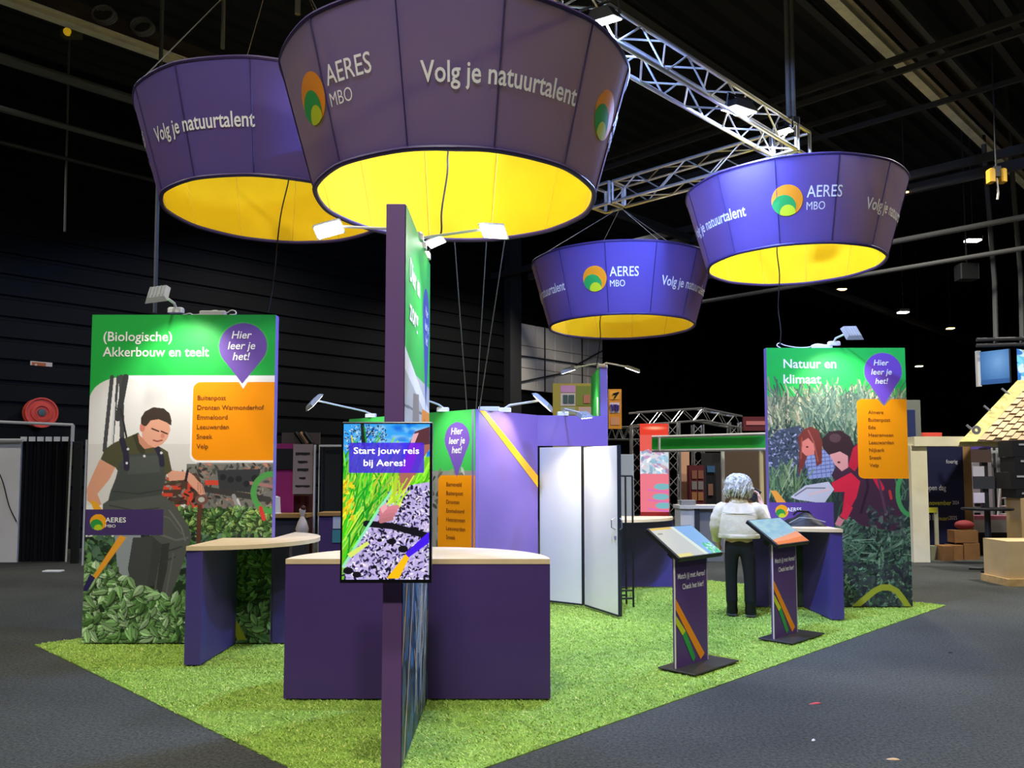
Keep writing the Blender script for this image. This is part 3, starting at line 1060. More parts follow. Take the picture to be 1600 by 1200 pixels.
def print_right():
    c = Canvas(214, 402, 1.6, (46, 192, 80))
    X = lambda px, py: px - 1199.5 - 2 * (py - 542) / 402
    P = lambda pts: [(X(a, b), b - 542) for a, b in pts]
    c.rect(0, 77, 220, 402, (96, 106, 84))
    c.rect(0, 77, 220, 140, (156, 152, 116))
    c.blades(0, 85, 214, 165, 900, 34, 2.2, [(190, 186, 140), (120, 134, 96), (150, 150, 110), (96, 116, 90), (206, 190, 150), (84, 104, 84)], 1.7, 0.5)
    c.blades(60, 85, 160, 150, 300, 30, 2.4, [(110, 134, 108), (84, 108, 92), (140, 156, 124)], 1.5, 0.5)
    c.rect(0, 165, 214, 402, (54, 66, 58), 0.9)
    c.blades(0, 150, 214, 260, 420, 40, 2.2, DARKLEAF, 1.6, 0.5)
    c.rect(96, 240, 214, 402, (50, 56, 56), 0.9)
    c.leaves(96, 270, 218, 402, 420, 7, DARKLEAF, None, None, True)
    c.blades(96, 260, 218, 402, 330, 32, 2.2, [(70, 100, 76), (96, 130, 100), (44, 60, 52), (120, 146, 116)], 0.6, 0.8)
    c.leaves(100, 335, 214, 402, 220, 5, [(58, 62, 66), (48, 50, 56), (66, 78, 68)])
    # bending figure on the left in a checked shirt
    c.poly(P([(1199, 690), (1215, 672), (1250, 664), (1262, 690), (1258, 730), (1240, 756), (1215, 762), (1199, 750)]), (72, 80, 92))
    c.leaves(0, 125, 58, 190, 240, 2.6, [(168, 170, 190), (40, 46, 54), (120, 126, 140), (70, 78, 84)])
    c.poly(P([(1254, 712), (1272, 700), (1300, 706), (1300, 744), (1262, 748)]), (150, 160, 196))
    for i in range(7):
        c.line([(56, 164 + i * 6), (104, 158 + i * 6)], 1.4, (96, 104, 150))
        c.line([(58 + i * 7, 160), (60 + i * 7, 206)], 1.2, (110, 118, 160))
    c.poly(P([(1248, 700), (1246, 682), (1256, 670), (1266, 666), (1278, 672), (1283, 690), (1282, 724), (1274, 728), (1270, 704), (1260, 712), (1250, 740), (1246, 740)]), (124, 58, 48))
    c.poly(P([(1252, 690), (1262, 684), (1272, 696), (1270, 710), (1258, 712), (1250, 704)]), (226, 130, 112))
    c.blades(0, 215, 44, 236, 60, 36, 2.2, [(104, 134, 84), (70, 96, 66), (140, 160, 110)], 1.5, 0.4)
    # second figure: dark hair, red and dark jacket
    c.poly(P([(1296, 742), (1318, 702), (1342, 690), (1372, 740), (1392, 746), (1404, 800), (1396, 830), (1340, 820), (1316, 800), (1308, 760)]), (74, 46, 60))
    c.poly(P([(1284, 700), (1284, 684), (1294, 674), (1312, 672), (1326, 682), (1334, 702), (1326, 716), (1310, 706), (1294, 712)]), (62, 42, 44))
    c.poly(P([(1294, 710), (1310, 705), (1322, 712), (1322, 730), (1312, 736), (1302, 726)]), (226, 156, 146))
    c.poly(P([(1330, 700), (1342, 690), (1346, 714), (1332, 736), (1322, 728)]), (196, 40, 58))
    c.poly(P([(1296, 754), (1326, 738), (1340, 752), (1334, 776), (1318, 804), (1312, 796), (1316, 768), (1300, 768)]), (224, 44, 66))
    c.poly(P([(1318, 786), (1328, 792), (1318, 812), (1308, 806)]), (232, 48, 72))
    c.poly(P([(1306, 806), (1314, 812), (1308, 822), (1300, 818)]), (226, 140, 140))
    c.line(P([(1352, 724), (1372, 762)]), 9, (216, 40, 62))
    c.leaves(150, 250, 206, 295, 70, 5, [(62, 70, 66), (46, 52, 52), (86, 100, 88)])
    c.line(P([(1344, 716), (1352, 760), (1340, 800)]), 4, (52, 34, 46))
    c.line(P([(1366, 740), (1378, 800)]), 4, (96, 62, 78))
    c.ell(X(1303, 690), 142, 9, 7, (92, 66, 66))
    c.ell(X(1308, 722), 180, 2.5, 1.6, (80, 40, 40))
    c.line(P([(1262, 672), (1270, 690), (1276, 720)]), 2, (168, 92, 74))
    c.line(P([(1252, 684), (1250, 716)]), 2, (160, 84, 66))
    c.ell(X(1260, 698), 156, 2, 1.5, (90, 40, 36))
    # clipboard papers
    c.poly(P([(1233, 776), (1256, 758), (1292, 752), (1300, 764), (1284, 786), (1244, 780)]), (206, 204, 208))
    c.line(P([(1240, 774), (1258, 762), (1286, 762)]), 2, (120, 118, 124))
    c.line(P([(1262, 772), (1292, 764)]), 3, (232, 196, 190))
    c.poly(P([(1203, 766), (1212, 766), (1226, 784), (1212, 784)]), (240, 160, 60))
    c.rect(0, 242, 98, 290, (98, 70, 146))
    canvas_logo(c, 19, 256, 10)
    # ribbons
    pts = [(1328, 946), (1346, 931), (1358, 921), (1370, 915), (1382, 915), (1393, 921), (1402, 933), (1410, 946)]
    c.line([(X(a, b) - 1, b - 542) for a, b in pts], 9, (164, 168, 52))
    for a in range(26):
        q0, q1 = rad(75 + a * 8), rad(75 + (a + 1) * 8)
        c.line([(216 + 20 * math.cos(q0), 228 + 34 * math.sin(q0)), (216 + 20 * math.cos(q1), 228 + 34 * math.sin(q1))], 7, (76, 156, 84), 0.9)
    c.line([(184, 225), (186, 236)], 4, (200, 60, 56))
    c.rect(137, 81, 222, 205, (250, 152, 10), 1, 8)
    c.poly([(168, 80), (190, 80), (179, 92)], (124, 130, 110))
    c.ell(179, 37, 30.5, 30.5, (120, 190, 110), 0.4)
    c.pin(179, 37, 29, 29, 90, (118, 80, 180))
    return c


def names(parent, lines, o, dx, dz, cap, up=UP, u=(1, 0, 0), n=(0, -1, 0)):
    for i, s in enumerate(lines):
        text(s, m_brown_ink, parent, Vector(o) - UP * dz * i, u, n, cap, None, 'l', 0.006)


HIER = ('Hier', 'leer je', 'het!')


def pin_text(parent, o, dz, cap, u=(1, 0, 0), n=(0, -1, 0)):
    for i, s in enumerate(HIER):
        text(s, m_white_ink, parent, Vector(o) - UP * dz * i, u, n, cap, None, 'c', 0.012, 0.18)


def wall_panel(name, label, x0, x1, y, canvas, group=None):
    t = thing(name, label, 'display wall', ((x0 + x1) / 2, y, 0), 0, group)
    w = (x1 - x0) / 2
    MB().bbox(-w, w, 0.0, 0.1, 0, 3.0, 0.004).build('board', M('violet_board_side', (128, 108, 176), 0.5), t)
    canvas.build('printed_front', m_print, t, (-w, -0.003, 3.0), (2 * w, 0, 0), (0, 0, -2.998))
    return t


PLX, PLY, PRX, PRY = (-3.893, -2.19), 7.54, (2.985, 4.613), 9.568
pl = wall_panel('display_wall', 'tall wall printed with a seated farm worker and the heading Akkerbouw en teelt', *PLX, PLY, print_left(), 'printed display walls')
o = Vector(pl.location)
at = lambda px, py: W(px, py, PLY) - o + Vector((0, -0.004, 0))
WPX = PLY / FPX
text('(Biologische)', m_white_ink, pl, at(162, 533), (1, 0, 0), (0, -1, 0), 15 * WPX, 108 * WPX, bold=0.012)
text('Akkerbouw en teelt', m_white_ink, pl, at(161, 557), (1, 0, 0), (0, -1, 0), 15 * WPX, 167 * WPX, bold=0.012)
pin_text(pl, at(378, 529), 17 * WPX, 12 * WPX)
names(pl, ('Buitenpost', 'Dronten Warmonderhof', 'Emmeloord', 'Leeuwarden', 'Sneek', 'Velp'), at(309, 625), 0, 15.2 * WPX, 7.2 * WPX)
text('AERES', m_white_ink, pl, at(165, 816), (1, 0, 0), (0, -1, 0), 7.5 * WPX, 32 * WPX)
text('MBO', m_white_ink, pl, at(165, 824), (1, 0, 0), (0, -1, 0), 4.5 * WPX, 16 * WPX, bold=0)

pr = wall_panel('display_wall', 'tall wall printed with two people crouching among reeds and the heading Natuur en klimaat', *PRX, PRY, print_right(), 'printed display walls')
o2 = Vector(pr.location)
at2 = lambda px, py: W(px, py, PRY) - o2 + Vector((0, -0.004, 0))
WPR = PRY / FPX
text('Natuur en', m_white_ink, pr, at2(1224, 575), (1, 0, 0), (0, -1, 0), 14 * WPR, 83 * WPR, bold=0.014)
text('klimaat', m_white_ink, pr, at2(1224, 599), (1, 0, 0), (0, -1, 0), 14 * WPR, 59 * WPR, bold=0.014)
pin_text(pr, at2(1376.5, 571), 14.5 * WPR, 9 * WPR)
names(pr, ('Almere', 'Buitenpost', 'Ede', 'Heerenveen', 'Leeuwarden', 'Nijkerk', 'Sneek', 'Velp'), at2(1356, 647), 0, 11.8 * WPR, 5.6 * WPR)
text('AERES', m_white_ink, pr, at2(1229, 799), (1, 0, 0), (0, -1, 0), 6 * WPR, 23 * WPR)

# ------------------------------------------------------------------ the narrow front tower, its side print and screen
TX0, TX1, TY0, TY1 = -0.684, -0.579, 4.385, 5.70


def print_tower(upper_photo=True):
    """width runs from the front edge to the back edge"""
    c = Canvas(137, 300, 2.2, (66, 190, 84))
    c.rect(0, 88, 137, 300, (196, 198, 190))
    c.poly([(0, 78), (137, 104), (137, 112), (0, 90)], (240, 240, 238))
    for i in range(7):
        c.line([(0, 110 + i * 16), (137, 108 + i * 16)], 1.5, (120, 122, 116))
    c.poly([(40, 100), (70, 98), (78, 150), (70, 200), (40, 200), (30, 160)], (150, 140, 126))
    c.poly([(30, 150), (74, 140), (84, 200), (20, 205)], (222, 170, 156))
    c.rect(0, 205, 137, 300, (58, 92, 122))
    c.leaves(0, 205, 137, 300, 240, 9, [(46, 70, 96), (70, 108, 146), (36, 44, 56), (90, 100, 104), (60, 70, 60)], None, 1.5)
    c.blades(60, 210, 120, 300, 46, 50, 2.4, [(206, 214, 220), (150, 170, 180), (200, 180, 140)], 1.45, 0.12)
    c.line([(10, 300), (52, 205)], 2.6, (240, 190, 150))
    c.line([(-6, 258), (20, 205)], 2.6, (240, 170, 90))
    c.line([(96, 300), (128, 240)], 2.4, (210, 180, 140))
    c.rect(88, 105, 160, 200, (250, 152, 10), 1, 6)
    c.pin(112, 45, 22, 22, 106, (78, 92, 170))
    return c


tw = thing('display_tower', 'tall narrow violet tower standing edge-on at the front, with a screen on its edge', 'display tower', ((TX0 + TX1) / 2, TY0, 0))
hw = (TX1 - TX0) / 2
MB().bbox(-hw, hw, 0, TY1 - TY0, 0, 3.0, 0.004).build('board', m_purple_edge, tw)
print_tower().build('printed_side', m_print, tw, (hw + 0.003, 0, 3.0), (0, TY1 - TY0, 0), (0, 0, -2.998))
for i, (s, wd) in enumerate((('Dier en', 0.50), ('zorg', 0.42))):
    text(s, m_white_ink, tw, (hw + 0.004, 0.16, 2.62 - 0.22 * i), (0, 1, 0), (1, 0, 0), 0.13, wd, bold=0.02)
pin_text(tw, (hw + 0.004, 1.075, 2.58), 0.095, 0.065, (0, 1, 0), (1, 0, 0))
names(tw, ('Almere', 'Barneveld', 'Dronten', 'Leeuwarden', 'Nijkerk'), (hw + 0.004, 0.93, 1.84), 0, 0.1, 0.05, UP, (0, 1, 0), (1, 0, 0))


def print_screen():
    c = Canvas(140, 246, 2.6, (60, 170, 250))
    for _ in range(60):
        c.ell(rng.uniform(20, 140), rng.uniform(5, 62), rng.uniform(6, 18), rng.uniform(3, 7), (170, 214, 250), 0.5, soft=.6)
    for _ in range(26):
        c.ell(rng.uniform(40, 140), rng.uniform(0, 50), rng.uniform(6, 14), rng.uniform(3, 8), (10, 110, 230), 0.6, soft=.6)
    c.leaves(2, 2, 70, 42, 260, 2.0, [(40, 70, 110), (20, 40, 60), (90, 130, 170), (200, 225, 250)])
    c.line([(30, 0), (33, 44)], 6, (24, 40, 44))
    c.line([(32, 30), (48, 8)], 2, (24, 40, 50))
    c.rect(0, 60, 140, 246, (110, 200, 30), 1)
    c.poly([(0, 60), (140, 52), (140, 100), (0, 110)], (120, 210, 40))
    c.blades(-8, 90, 80, 250, 260, 70, 2.6, [(40, 190, 20), (110, 230, 40), (20, 150, 30), (190, 240, 60), (150, 220, 90), (230, 210, 60)], 1.15, 0.16)
    c.blades(80, 80, 140, 110, 60, 30, 2.6, [(120, 225, 40), (150, 230, 60), (90, 200, 30)], 1.0, 0.25)
    # soil
    c.poly([(4, 246), (9, 218), (36, 172), (58, 132), (84, 102), (140, 92), (140, 246)], (196, 180, 232))
    c.leaves(0, 95, 140, 246, 1100, 3.2, [(226, 210, 248), (170, 156, 214), (90, 80, 140), (204, 196, 240), (30, 22, 60), (240, 230, 252)], lambda x, y: y > 238 - 1.72 * x + rng.normal(0, 3) and y > 96)
    c.leaves(30, 100, 140, 246, 300, 3.0, [(16, 12, 30), (26, 20, 48)], lambda x, y: y > 244 - 1.72 * x)
    c.line([(38, 158), (80, 162), (140, 178)], 10, (16, 14, 24))
    for (x, y, r) in ((80, 186, 7), (98, 198, 8), (116, 168, 7), (60, 184, 4), (24, 238, 7), (10, 232, 8), (52, 226, 4)):
        c.ell(x, y, r, r * .7, (14, 10, 22))
    # arm reaching down
    c.poly([(140, 8), (118, 14), (108, 30), (96, 70), (84, 92), (84, 112), (100, 108), (116, 84), (128, 56), (140, 40)], (176, 110, 92))
    c.poly([(140, 4), (116, 12), (104, 36), (100, 60), (112, 40), (124, 34), (140, 32)], (96, 52, 60))
    c.poly([(113, 16), (122, 14), (110, 44), (104, 44)], (236, 180, 190))
    # grass and stalks
    c.blades(-6, 60, 40, 150, 60, 46, 2.6, [(30, 170, 40), (120, 225, 60)], 1.25, 0.2)
    c.leaves(0, 90, 18, 150, 40, 4, [(250, 190, 20), (240, 220, 40)], None, 2.2)
    c.line([(2, 225), (30, 180), (62, 130), (84, 100)], 4, (150, 240, 190))
    c.line([(78, 124), (84, 92), (88, 84)], 5, (190, 226, 50))
    c.blades(70, 120, 92, 134, 18, 40, 2.2, [(200, 236, 60), (150, 210, 40)], 1.2, 0.25)
    # fingers round the stalks
    for i in range(4):
        c.line([(62, 136 + i * 6), (88 - 3 * i, 132 + i * 6)], 7, (226 - 12 * i, 136 - 6 * i, 150 - 8 * i))
    c.poly([(60, 132), (70, 126), (72, 134), (64, 142)], (244, 176, 180))
    # text box and ribbons
    c.rect(9, 30, 131, 78, (72, 40, 240), 0.82, 3)
    c.poly([(108, 31), (126, 31), (108, 77), (90, 77)], (150, 20, 240), 0.55)
    c.poly([(8, 206), (40, 186), (44, 190), (14, 212)], (224, 240, 110))
    c.poly([(102, 204), (140, 170), (140, 188), (106, 212)], (70, 24, 240))
    c.poly([(72, 244), (102, 206), (108, 212), (92, 244)], (255, 196, 10))
    return c


sc = thing('display_screen', 'upright lit screen on the front edge of the narrow tower, showing grass and soil', 'screen', (0, 0, 0))
SY = 4.27
q0, q1 = W(530.5, 911, SY), W(675.5, 659, SY)
sx0, sx1, sz0, sz1 = q0.x, q1.x, q0.z, q1.z
sc.location = ((sx0 + sx1) / 2, SY, (sz0 + sz1) / 2)
a, h = (sx1 - sx0) / 2, (sz1 - sz0) / 2
MB().bbox(-a, a, 0.0, 0.05, -h, h, 0.006).build('casing', M('screen_casing', (14, 14, 18), 0.3), sc)
MB().box(-0.05, 0.05, 0.05, TY0 - SY - 0.003, -0.2, 0.2).build('wall_bracket', m_black, sc)
print_screen().build('display', m_screen, sc, (-a + 0.012, -0.003, h - 0.012), (2 * a - 0.024, 0, 0), (0, 0, -2 * h + 0.03))
m_glow = M('lit_white_lettering', (255, 255, 255), 0.4, emit=0.8)
SW = SY / FPX
at3 = lambda px, py: W(px, py, SY) - Vector(sc.location) + Vector((0, -0.004, 0))
text('Start jouw reis', m_glow, sc, at3(604, 709), (1, 0, 0), (0, -1, 0), 10 * SW, 102 * SW, 'c', 0.010)
text('bij Aeres!', m_glow, sc, at3(601, 728), (1, 0, 0), (0, -1, 0), 10 * SW, 65 * SW, 'c', 0.010)

# ------------------------------------------------------------------ the back tower, seen past the cabin
BX0, BX1, BY0, BY1 = 1.216, 1.322, 11.3, 12.55
bt = thing('display_tower', 'far narrow violet tower with green and orange side print rising behind the cabin door', 'display tower', ((BX0 + BX1) / 2, BY0, 0))
hb = (BX1 - BX0) / 2
MB().bbox(-hb, hb, 0, BY1 - BY0, 0, 3.0, 0.004).build('board', M('violet_board_side', (128, 108, 176), 0.5), bt)
c = Canvas(125, 300, 1.0, (66, 190, 84))
c.rect(0, 120, 125, 300, (206, 206, 198))
c.rect(0, 98, 60, 300, (250, 152, 10), 1, 6)
c.rect(20, 40, 40, 96, (214, 230, 214))
c.build('printed_side', m_print, bt, (-hb - 0.003, 0, 3.0), (0, BY1 - BY0, 0), (0, 0, -2.998))

# ------------------------------------------------------------------ half-round counters
CTOP = 0.945


def half_disc(cx, cy, R, facing, n=40):
    """half circle bulging towards the angle 'facing' from its straight edge"""
    return [(cx + R * math.cos(facing - math.pi / 2 + math.pi * k / n), cy + R * math.sin(facing - math.pi / 2 + math.pi * k / n)) for k in range(n + 1)]


def counter(label, poly, boards, loc):
    t = thing('half_round_counter', label, 'counter', (*loc, 0), 0, 'half-round purple counters')
    L = lambda p: [(x - loc[0], y - loc[1]) for x, y in p]
    MB().prism(L(poly), CTOP - 0.035, CTOP).build('worktop', m_wood, t)
    for (nm, x0, x1, y0, y1, m) in boards:
        MB().box(x0 - loc[0], x1 - loc[0], y0 - loc[1], y1 - loc[1], 0, CTOP - 0.036).build(nm, m, t)
    return t


cy = 5.71
cx0, cx1 = -1.56, 0.262
mid = (cx0 + cx1) / 2
counter('wide purple counter behind the narrow tower, its wooden top a half circle', half_disc(mid, cy - 0.004, (cx1 - cx0) / 2, math.pi / 2) + [],
        [('front_panel', cx0, cx1, cy, cy + 0.06, m_purple), ('rear_support', mid - 0.04, mid + 0.04, cy + 0.06, cy + 0.8, m_navy)], (mid, cy))
RL = 0.86
arc = []
for k in range(41):
    a = rad(-90 + 151 * k / 40)
    arc.append((-2.63 + RL * math.cos(a), 7.535 + RL * math.sin(a)))
arc = [p for p in arc if p[1] < 7.535 or p[0] > -2.17]
counter('purple counter with rounded wooden top fixed to the farm worker wall', arc + [(-2.17, arc[-1][1]), (-2.17, 7.53), (-2.63, 7.53)],
        [('side_panel', -2.63, -2.50, 6.69, 7.53, m_navy), ('support', -2.17, -2.03, 7.54, 7.64, m_navy)], (-2.4, 7.2))
arc = []
for k in range(41):
    a = rad(270 - 151 * k / 40)
    arc.append((3.485 + RL * math.cos(a), 9.56 + RL * math.sin(a)))
arc = [p for p in arc if p[1] < 9.56 or p[0] < 2.96]
counter('purple counter with rounded wooden top at the nature wall, a black bag on it', [(3.485, 9.555), (2.96, 9.555), (2.96, arc[-1][1])] + arc[::-1],
        [('side_panel', 3.355, 3.485, 8.72, 9.555, m_navy), ('support', 2.72, 2.96, 9.56, 9.66, m_navy)], (3.2, 9.2))
counter('far purple counter with wooden top seen between the open door and the touch kiosk', half_disc(1.28, 11.26, 0.9, -math.pi / 2),
        [('front_panel', 0.38, 1.21, 11.2, 11.26, m_navy), ('front_panel', 1.33, 2.18, 11.2, 11.26, m_navy)], (1.28, 11.26))
# ------------------------------------------------------------------ storage cabin of violet boards
C0, C1, C2 = Vector((-0.398, 8.94, 0)), Vector((0.31, 9.90, 0)), Vector((1.16, 10.06, 0))
CH = 2.23
CG = C0 + Vector((-1.72, 1.72, 0))
m_cabin = M('violet_cabin_board', (124, 98, 166), 0.4, noise=0.03, nscale=2)
cabin = thing('storage_cabin', 'violet storage cabin behind the wide counter, with an orange diagonal stripe and white doors', 'cabin', C0)


def wall_between(p, q, z0, z1, th, nm, mat, parent):
    d = (q - p)
    L = d.length
    m = frame(p - C0, d, UP.cross(d), UP)
    o = MB().box(0, L, 0.0, th, z0, z1, m).build(nm, mat, parent)
    return o, m, L


wall_between(CG, C0, 0, CH, 0.05, 'print_wall_board', M('violet_board_side', (128, 108, 176), 0.5), cabin)
_, mw, Lw = wall_between(C0, C1, 0, CH, 0.05, 'striped_wall', m_cabin, cabin)
wall_between(C1, C2, 1.86, CH, 0.05, 'door_header', m_cabin, cabin)
b = MB()
zt = lambda s: CH - 0.02 - s
pts = [(0.09, 2.225), (0.23, 2.225), (Lw - 0.003, 1.36), (Lw - 0.003, 1.5)]
pts = [(0.06, 2.222), (0.19, 2.222), (Lw - 0.003, 1.345), (Lw - 0.003, 1.50)]
poly = [pts[0], pts[3], pts[2], pts[1]]
poly = [(0.06, 2.222), (0.17, 2.222), (Lw - 0.003, 1.50), (Lw - 0.003, 1.36)]
b.add([mw @ Vector((x, -0.004, z)) for x, z in poly], [(0, 3, 2, 1)])
b.build('stripe', M('yellow_stripe', (252, 186, 26), 0.45), cabin)
# printed left wall of the cabin; u = 0 at the corner C0
c = Canvas(243, 223, 1.2, (66, 190, 84))
c.rect(0, 67, 243, 223, (150, 146, 138))
c.leaves(0, 67, 243, 223, 300, 6, [(90, 90, 80), (180, 176, 170), (60, 66, 52), (130, 140, 110)])
c.rect(-8, 72, 62, 160, (250, 152, 10), 1, 7)
c.pin(30, 32, 21, 19, 74, (116, 84, 176))
dG = (CG - C0).normalized()
nG = Vector((-dG.y, dG.x, 0)) * (1 if Vector((-dG.y, dG.x, 0)).dot(C0) < 0 else -1)
c.build('printed_wall', m_print, cabin, nG * 0.004 + UP * CH, dG * 2.43, (0, 0, -2.228))
uG = -dG
gpos = lambda s, z: dG * s + nG * 0.005 + UP * z
pin_text(cabin, gpos(0.30, 1.965), 0.105, 0.075, uG, nG)
names(cabin, ('Barneveld', 'Buitenpost', 'Dronten', 'Emmeloord', 'Heerenveen', 'Leeuwarden', 'Sneek'), gpos(0.475, 1.385), 0, 0.098, 0.046, UP, uG, nG)

# the two white door leaves
m_door = M('white_door', (236, 234, 222), 0.35, noise=0.02, nscale=2)
m_doorframe = M('dark_door_edge', (40, 42, 46), 0.5)


def leaf(label, p, q, h):
    p, q = Vector((*p, 0)), Vector((*q, 0))
    d = q - p
    L = d.length
    t = thing('cabin_door', label, 'door', p, math.atan2(d.y, d.x), 'white cabin doors')
    MB().box(0.012, L - 0.012, 0.0, 0.035, 0.03, h - 0.005).build('door_panel', m_door, t)
    for x0, x1, z0, z1, nm in ((0, 0.012, 0.02, h, 'edge_strip'), (L - 0.012, L, 0.02, h, 'edge_strip'), (0.012, L - 0.012, 0.01, 0.03, 'bottom_strip')):
        MB().box(x0, x1, -0.004, 0.039, z0, z1).build(nm, m_doorframe, t)
    return t, L


leaf('half-closed white door leaf of the violet cabin, left of the open one', (0.325, 9.93), (0.815, 9.56), 1.845)
lf, LL = leaf('open white door leaf of the violet cabin swung out onto the turf', (0.83, 9.55), (1.135, 8.82), 1.835)
k = MB()
k.tube([(LL - 0.06, -0.003, 0.93), (LL - 0.06, -0.05, 0.95), (LL - 0.06, -0.05, 1.03), (LL - 0.06, -0.003, 1.05)], 0.007, 6)
k.build('handle', m_alu, lf, True)
k = MB()
k.tube([(LL + 0.004, 0.02, 0.93), (LL + 0.04, 0.02, 0.95), (LL + 0.04, 0.02, 1.03), (LL + 0.004, 0.02, 1.05)], 0.007, 6)
k.build('lock_pull', m_alu, lf, True)
MB().box(LL - 0.075, LL - 0.045, -0.008, -0.001, 0.82, 0.86).build('lock', m_alu, lf)

# black tube stand behind the open door
st = thing('metal_stand', 'tall black tubular metal stand half hidden behind the open white door', 'stand', (1.27, 9.62, 0), 0.2)
for x, y in ((-0.1, -0.12), (0.1, -0.12), (-0.1, 0.12), (0.1, 0.12)):
    MB().tube([(x, y, 0), (x, y, 1.5)], 0.012, 8).build('post', m_black, st)
for z in (0.1, 0.19, 1.5):
    for y in (-0.12, 0.12):
        MB().tube([(-0.1, y, z), (0.1, y, z)], 0.011, 8).build('cross_bar', m_black, st)

# ------------------------------------------------------------------ clip-on lamps
arm_spotlight('lit arm lamp reaching left from the front tower, bright lens under the nearest drum', (-0.63, 5.1, 3.0), W(514, 359, 5.15), (-0.72, 4.45, 1.7), 30, size=0.8, lit=30)
arm_spotlight('lit arm lamp reaching right from the front tower towards the yellow lining', (-0.63, 5.3, 3.0), W(771, 362, 5.15), (-0.54, 4.6, 1.9), 34, size=0.8, lit=30)
arm_spotlight('small lit lamp at the rear top corner of the front tower', (-0.63, 5.55, 3.0), W(681, 378, 5.5), (-0.3, 5.0, 2.0), 5, size=0.55, lit=18)
arm_spotlight('arm lamp seen from its grey back above the farm worker wall', W(275, 489, 7.59), W(247, 462, 6.95), (-3.0, 7.54, 2.3), 48, size=1.15)
arm_spotlight('arm lamp seen from its grey back above the nature and climate wall', W(1303, 540, 9.62), W(1331, 522, 8.98), (3.8, 9.57, 2.3), 50, size=1.15)
dWn = Vector((mw[0][1], mw[1][1], 0)) * -1
arm_spotlight('grey arm lamp left of the front tower above the green cabin wall', C0 + dG * 1.95 + UP * CH, C0 + dG * 1.95 + nG * 0.75 + Vector((-0.05, 0, CH + 0.14)), C0 + dG * 1.7 + UP * 1.6, 34, size=1.05)
arm_spotlight('arm lamp clipped on the green cabin wall just right of the front tower', C0 + dG * 0.55 + UP * CH, C0 + dG * 0.35 + nG * 0.7 + UP * (CH + 0.13), C0 + dG * 0.25 + UP * 1.7, 34, size=1.05)
arm_spotlight('arm lamp above the orange stripe of the violet cabin', C0 + (C1 - C0) * 0.45 + UP * CH, W(847, 630, 9.2), C0 + (C1 - C0) * 0.3 + UP * 1.75, 38, size=1.15)
arm_spotlight('glaring lamp above the cabin door header, beside the far tower', Vector((0.62, 9.99, CH)), W(913, 650, 9.12), (0.86, 9.6, 0.7), 60, (1, 0.95, 0.84), size=0.9, lit=40)
arm_spotlight('lit lamp on the thin arm left of the far tower', (1.27, 11.5, 3.0), W(889, 579, 11.6), (1.21, 11.9, 2.0), 22, size=1.0, lit=14)
arm_spotlight('glowing lamp on the thin arm right of the far tower', (1.27, 11.45, 3.0), W(988, 578, 11.4), (1.33, 11.6, 2.0), 22, size=1.0, lit=30)

# lamp transformers and their white cables along the top edges
for lb, p in (('white transformer box on top edge of the farm worker wall', W(333, 490, 7.59)), ('white transformer box on top edge of the nature wall', W(1284, 541, 9.62)),
              ('white transformer box on top of the striped cabin wall', C0 + (C1 - C0) * 0.2 + Vector((0, .03, CH)))):
    tag(MB().bbox(p.x - 0.12, p.x + 0.12, p.y - 0.03, p.y + 0.03, p.z - 0.004 if p.z < 2.9 else 3.0, (p.z if p.z < 2.9 else 3.0) + 0.045, 0.008).build('lamp_transformer', m_white_plastic), lb, 'transformer', 'lamp transformers')
def top_cable(lb, pts, y, z=3.006):
    white_cable(lb, [Vector((W(px, 490, y).x, y + dy, z + dz)) for px, dy, dz in pts])


top_cable('white lamp cable looping along the top of the farm worker wall', [(285, 0, 0), (295, .02, .02), (304, -.02, 0.0), (314, 0.02, 0.015), (322, 0, 0.02), (336, 0, 0.045), (352, 0, 0.02), (360, 0.02, 0.05), (368, 0, 0.035), (369, -.02, 0.005), (360, -.02, 0)], 7.59)
top_cable('white lamp cable trailing along the top of the nature wall', [(1296, 0, 0.02), (1276, .01, .05), (1262, 0, .01), (1245, .02, 0.01), (1226, 0, 0.03), (1217, 0.01, 0.06), (1213, 0, 0.03), (1218, -.01, 0)], 9.62)

# black supply cords from the drums and thin lines down to the stand
cord('black supply cord hanging from the largest drum down to the front tower', [Vector((-0.42, 5.75, 4.2)), W(700, 236, 5.75), W(699, 270, 5.7), W(690, 330, 5.6), W(688, 368, 5.56), Vector((-0.6, 5.56, 3.03))])
cord('black supply cord hanging from the partly hidden drum to the farm worker wall', [D2 + UP * 0.6, W(452, 268, 7.5), W(438, 340, 7.55), W(427, 440, 7.58), W(419, 488, 7.59)])
cord('black supply cord hanging from the farthest drum to the far tower', [D4 + UP * 0.6, W(940, 490, 11.2), W(938, 530, 11.35), W(932, 572, 11.45)])
cord('black supply cord hanging from the highest drum to the nature wall', [D3 + UP * 0.6, W(1215, 380, 9.4), W(1218, 430, 9.5), W(1216, 480, 9.58), W(1220, 515, 9.6), W(1219, 539, 9.62)])
for lb, a, e in (('left one of three thin dark lines running up from the cabin corner', (710, 378), (728, 628)), ('middle one of three thin dark lines running up from the cabin corner', (760, 374), (744, 638)), ('right one of three thin dark lines running up from the cabin corner', (787, 384), (749, 638))):
    p, q = W(a[0], a[1], 8.0), W(e[0], e[1], 9.0)
    p = q + (p - q) * 1.5
    if lb.startswith('left'):
        q = Vector((-0.5, 9.07, 2.235))
    else:
        q.z = 2.235
    tag(MB().tube([p, q], 0.006, 6).build('guy_line', m_steel), lb, 'line', 'thin lines above the cabin')

# ------------------------------------------------------------------ touch-screen kiosks
m_base = M('dark_base_plate', (62, 62, 64), 0.45, metal=0.3)
m_kiosk_side = M('lit_kiosk_edge', (205, 198, 200), 0.5)  # light catching the column edges, painted as a pale strip


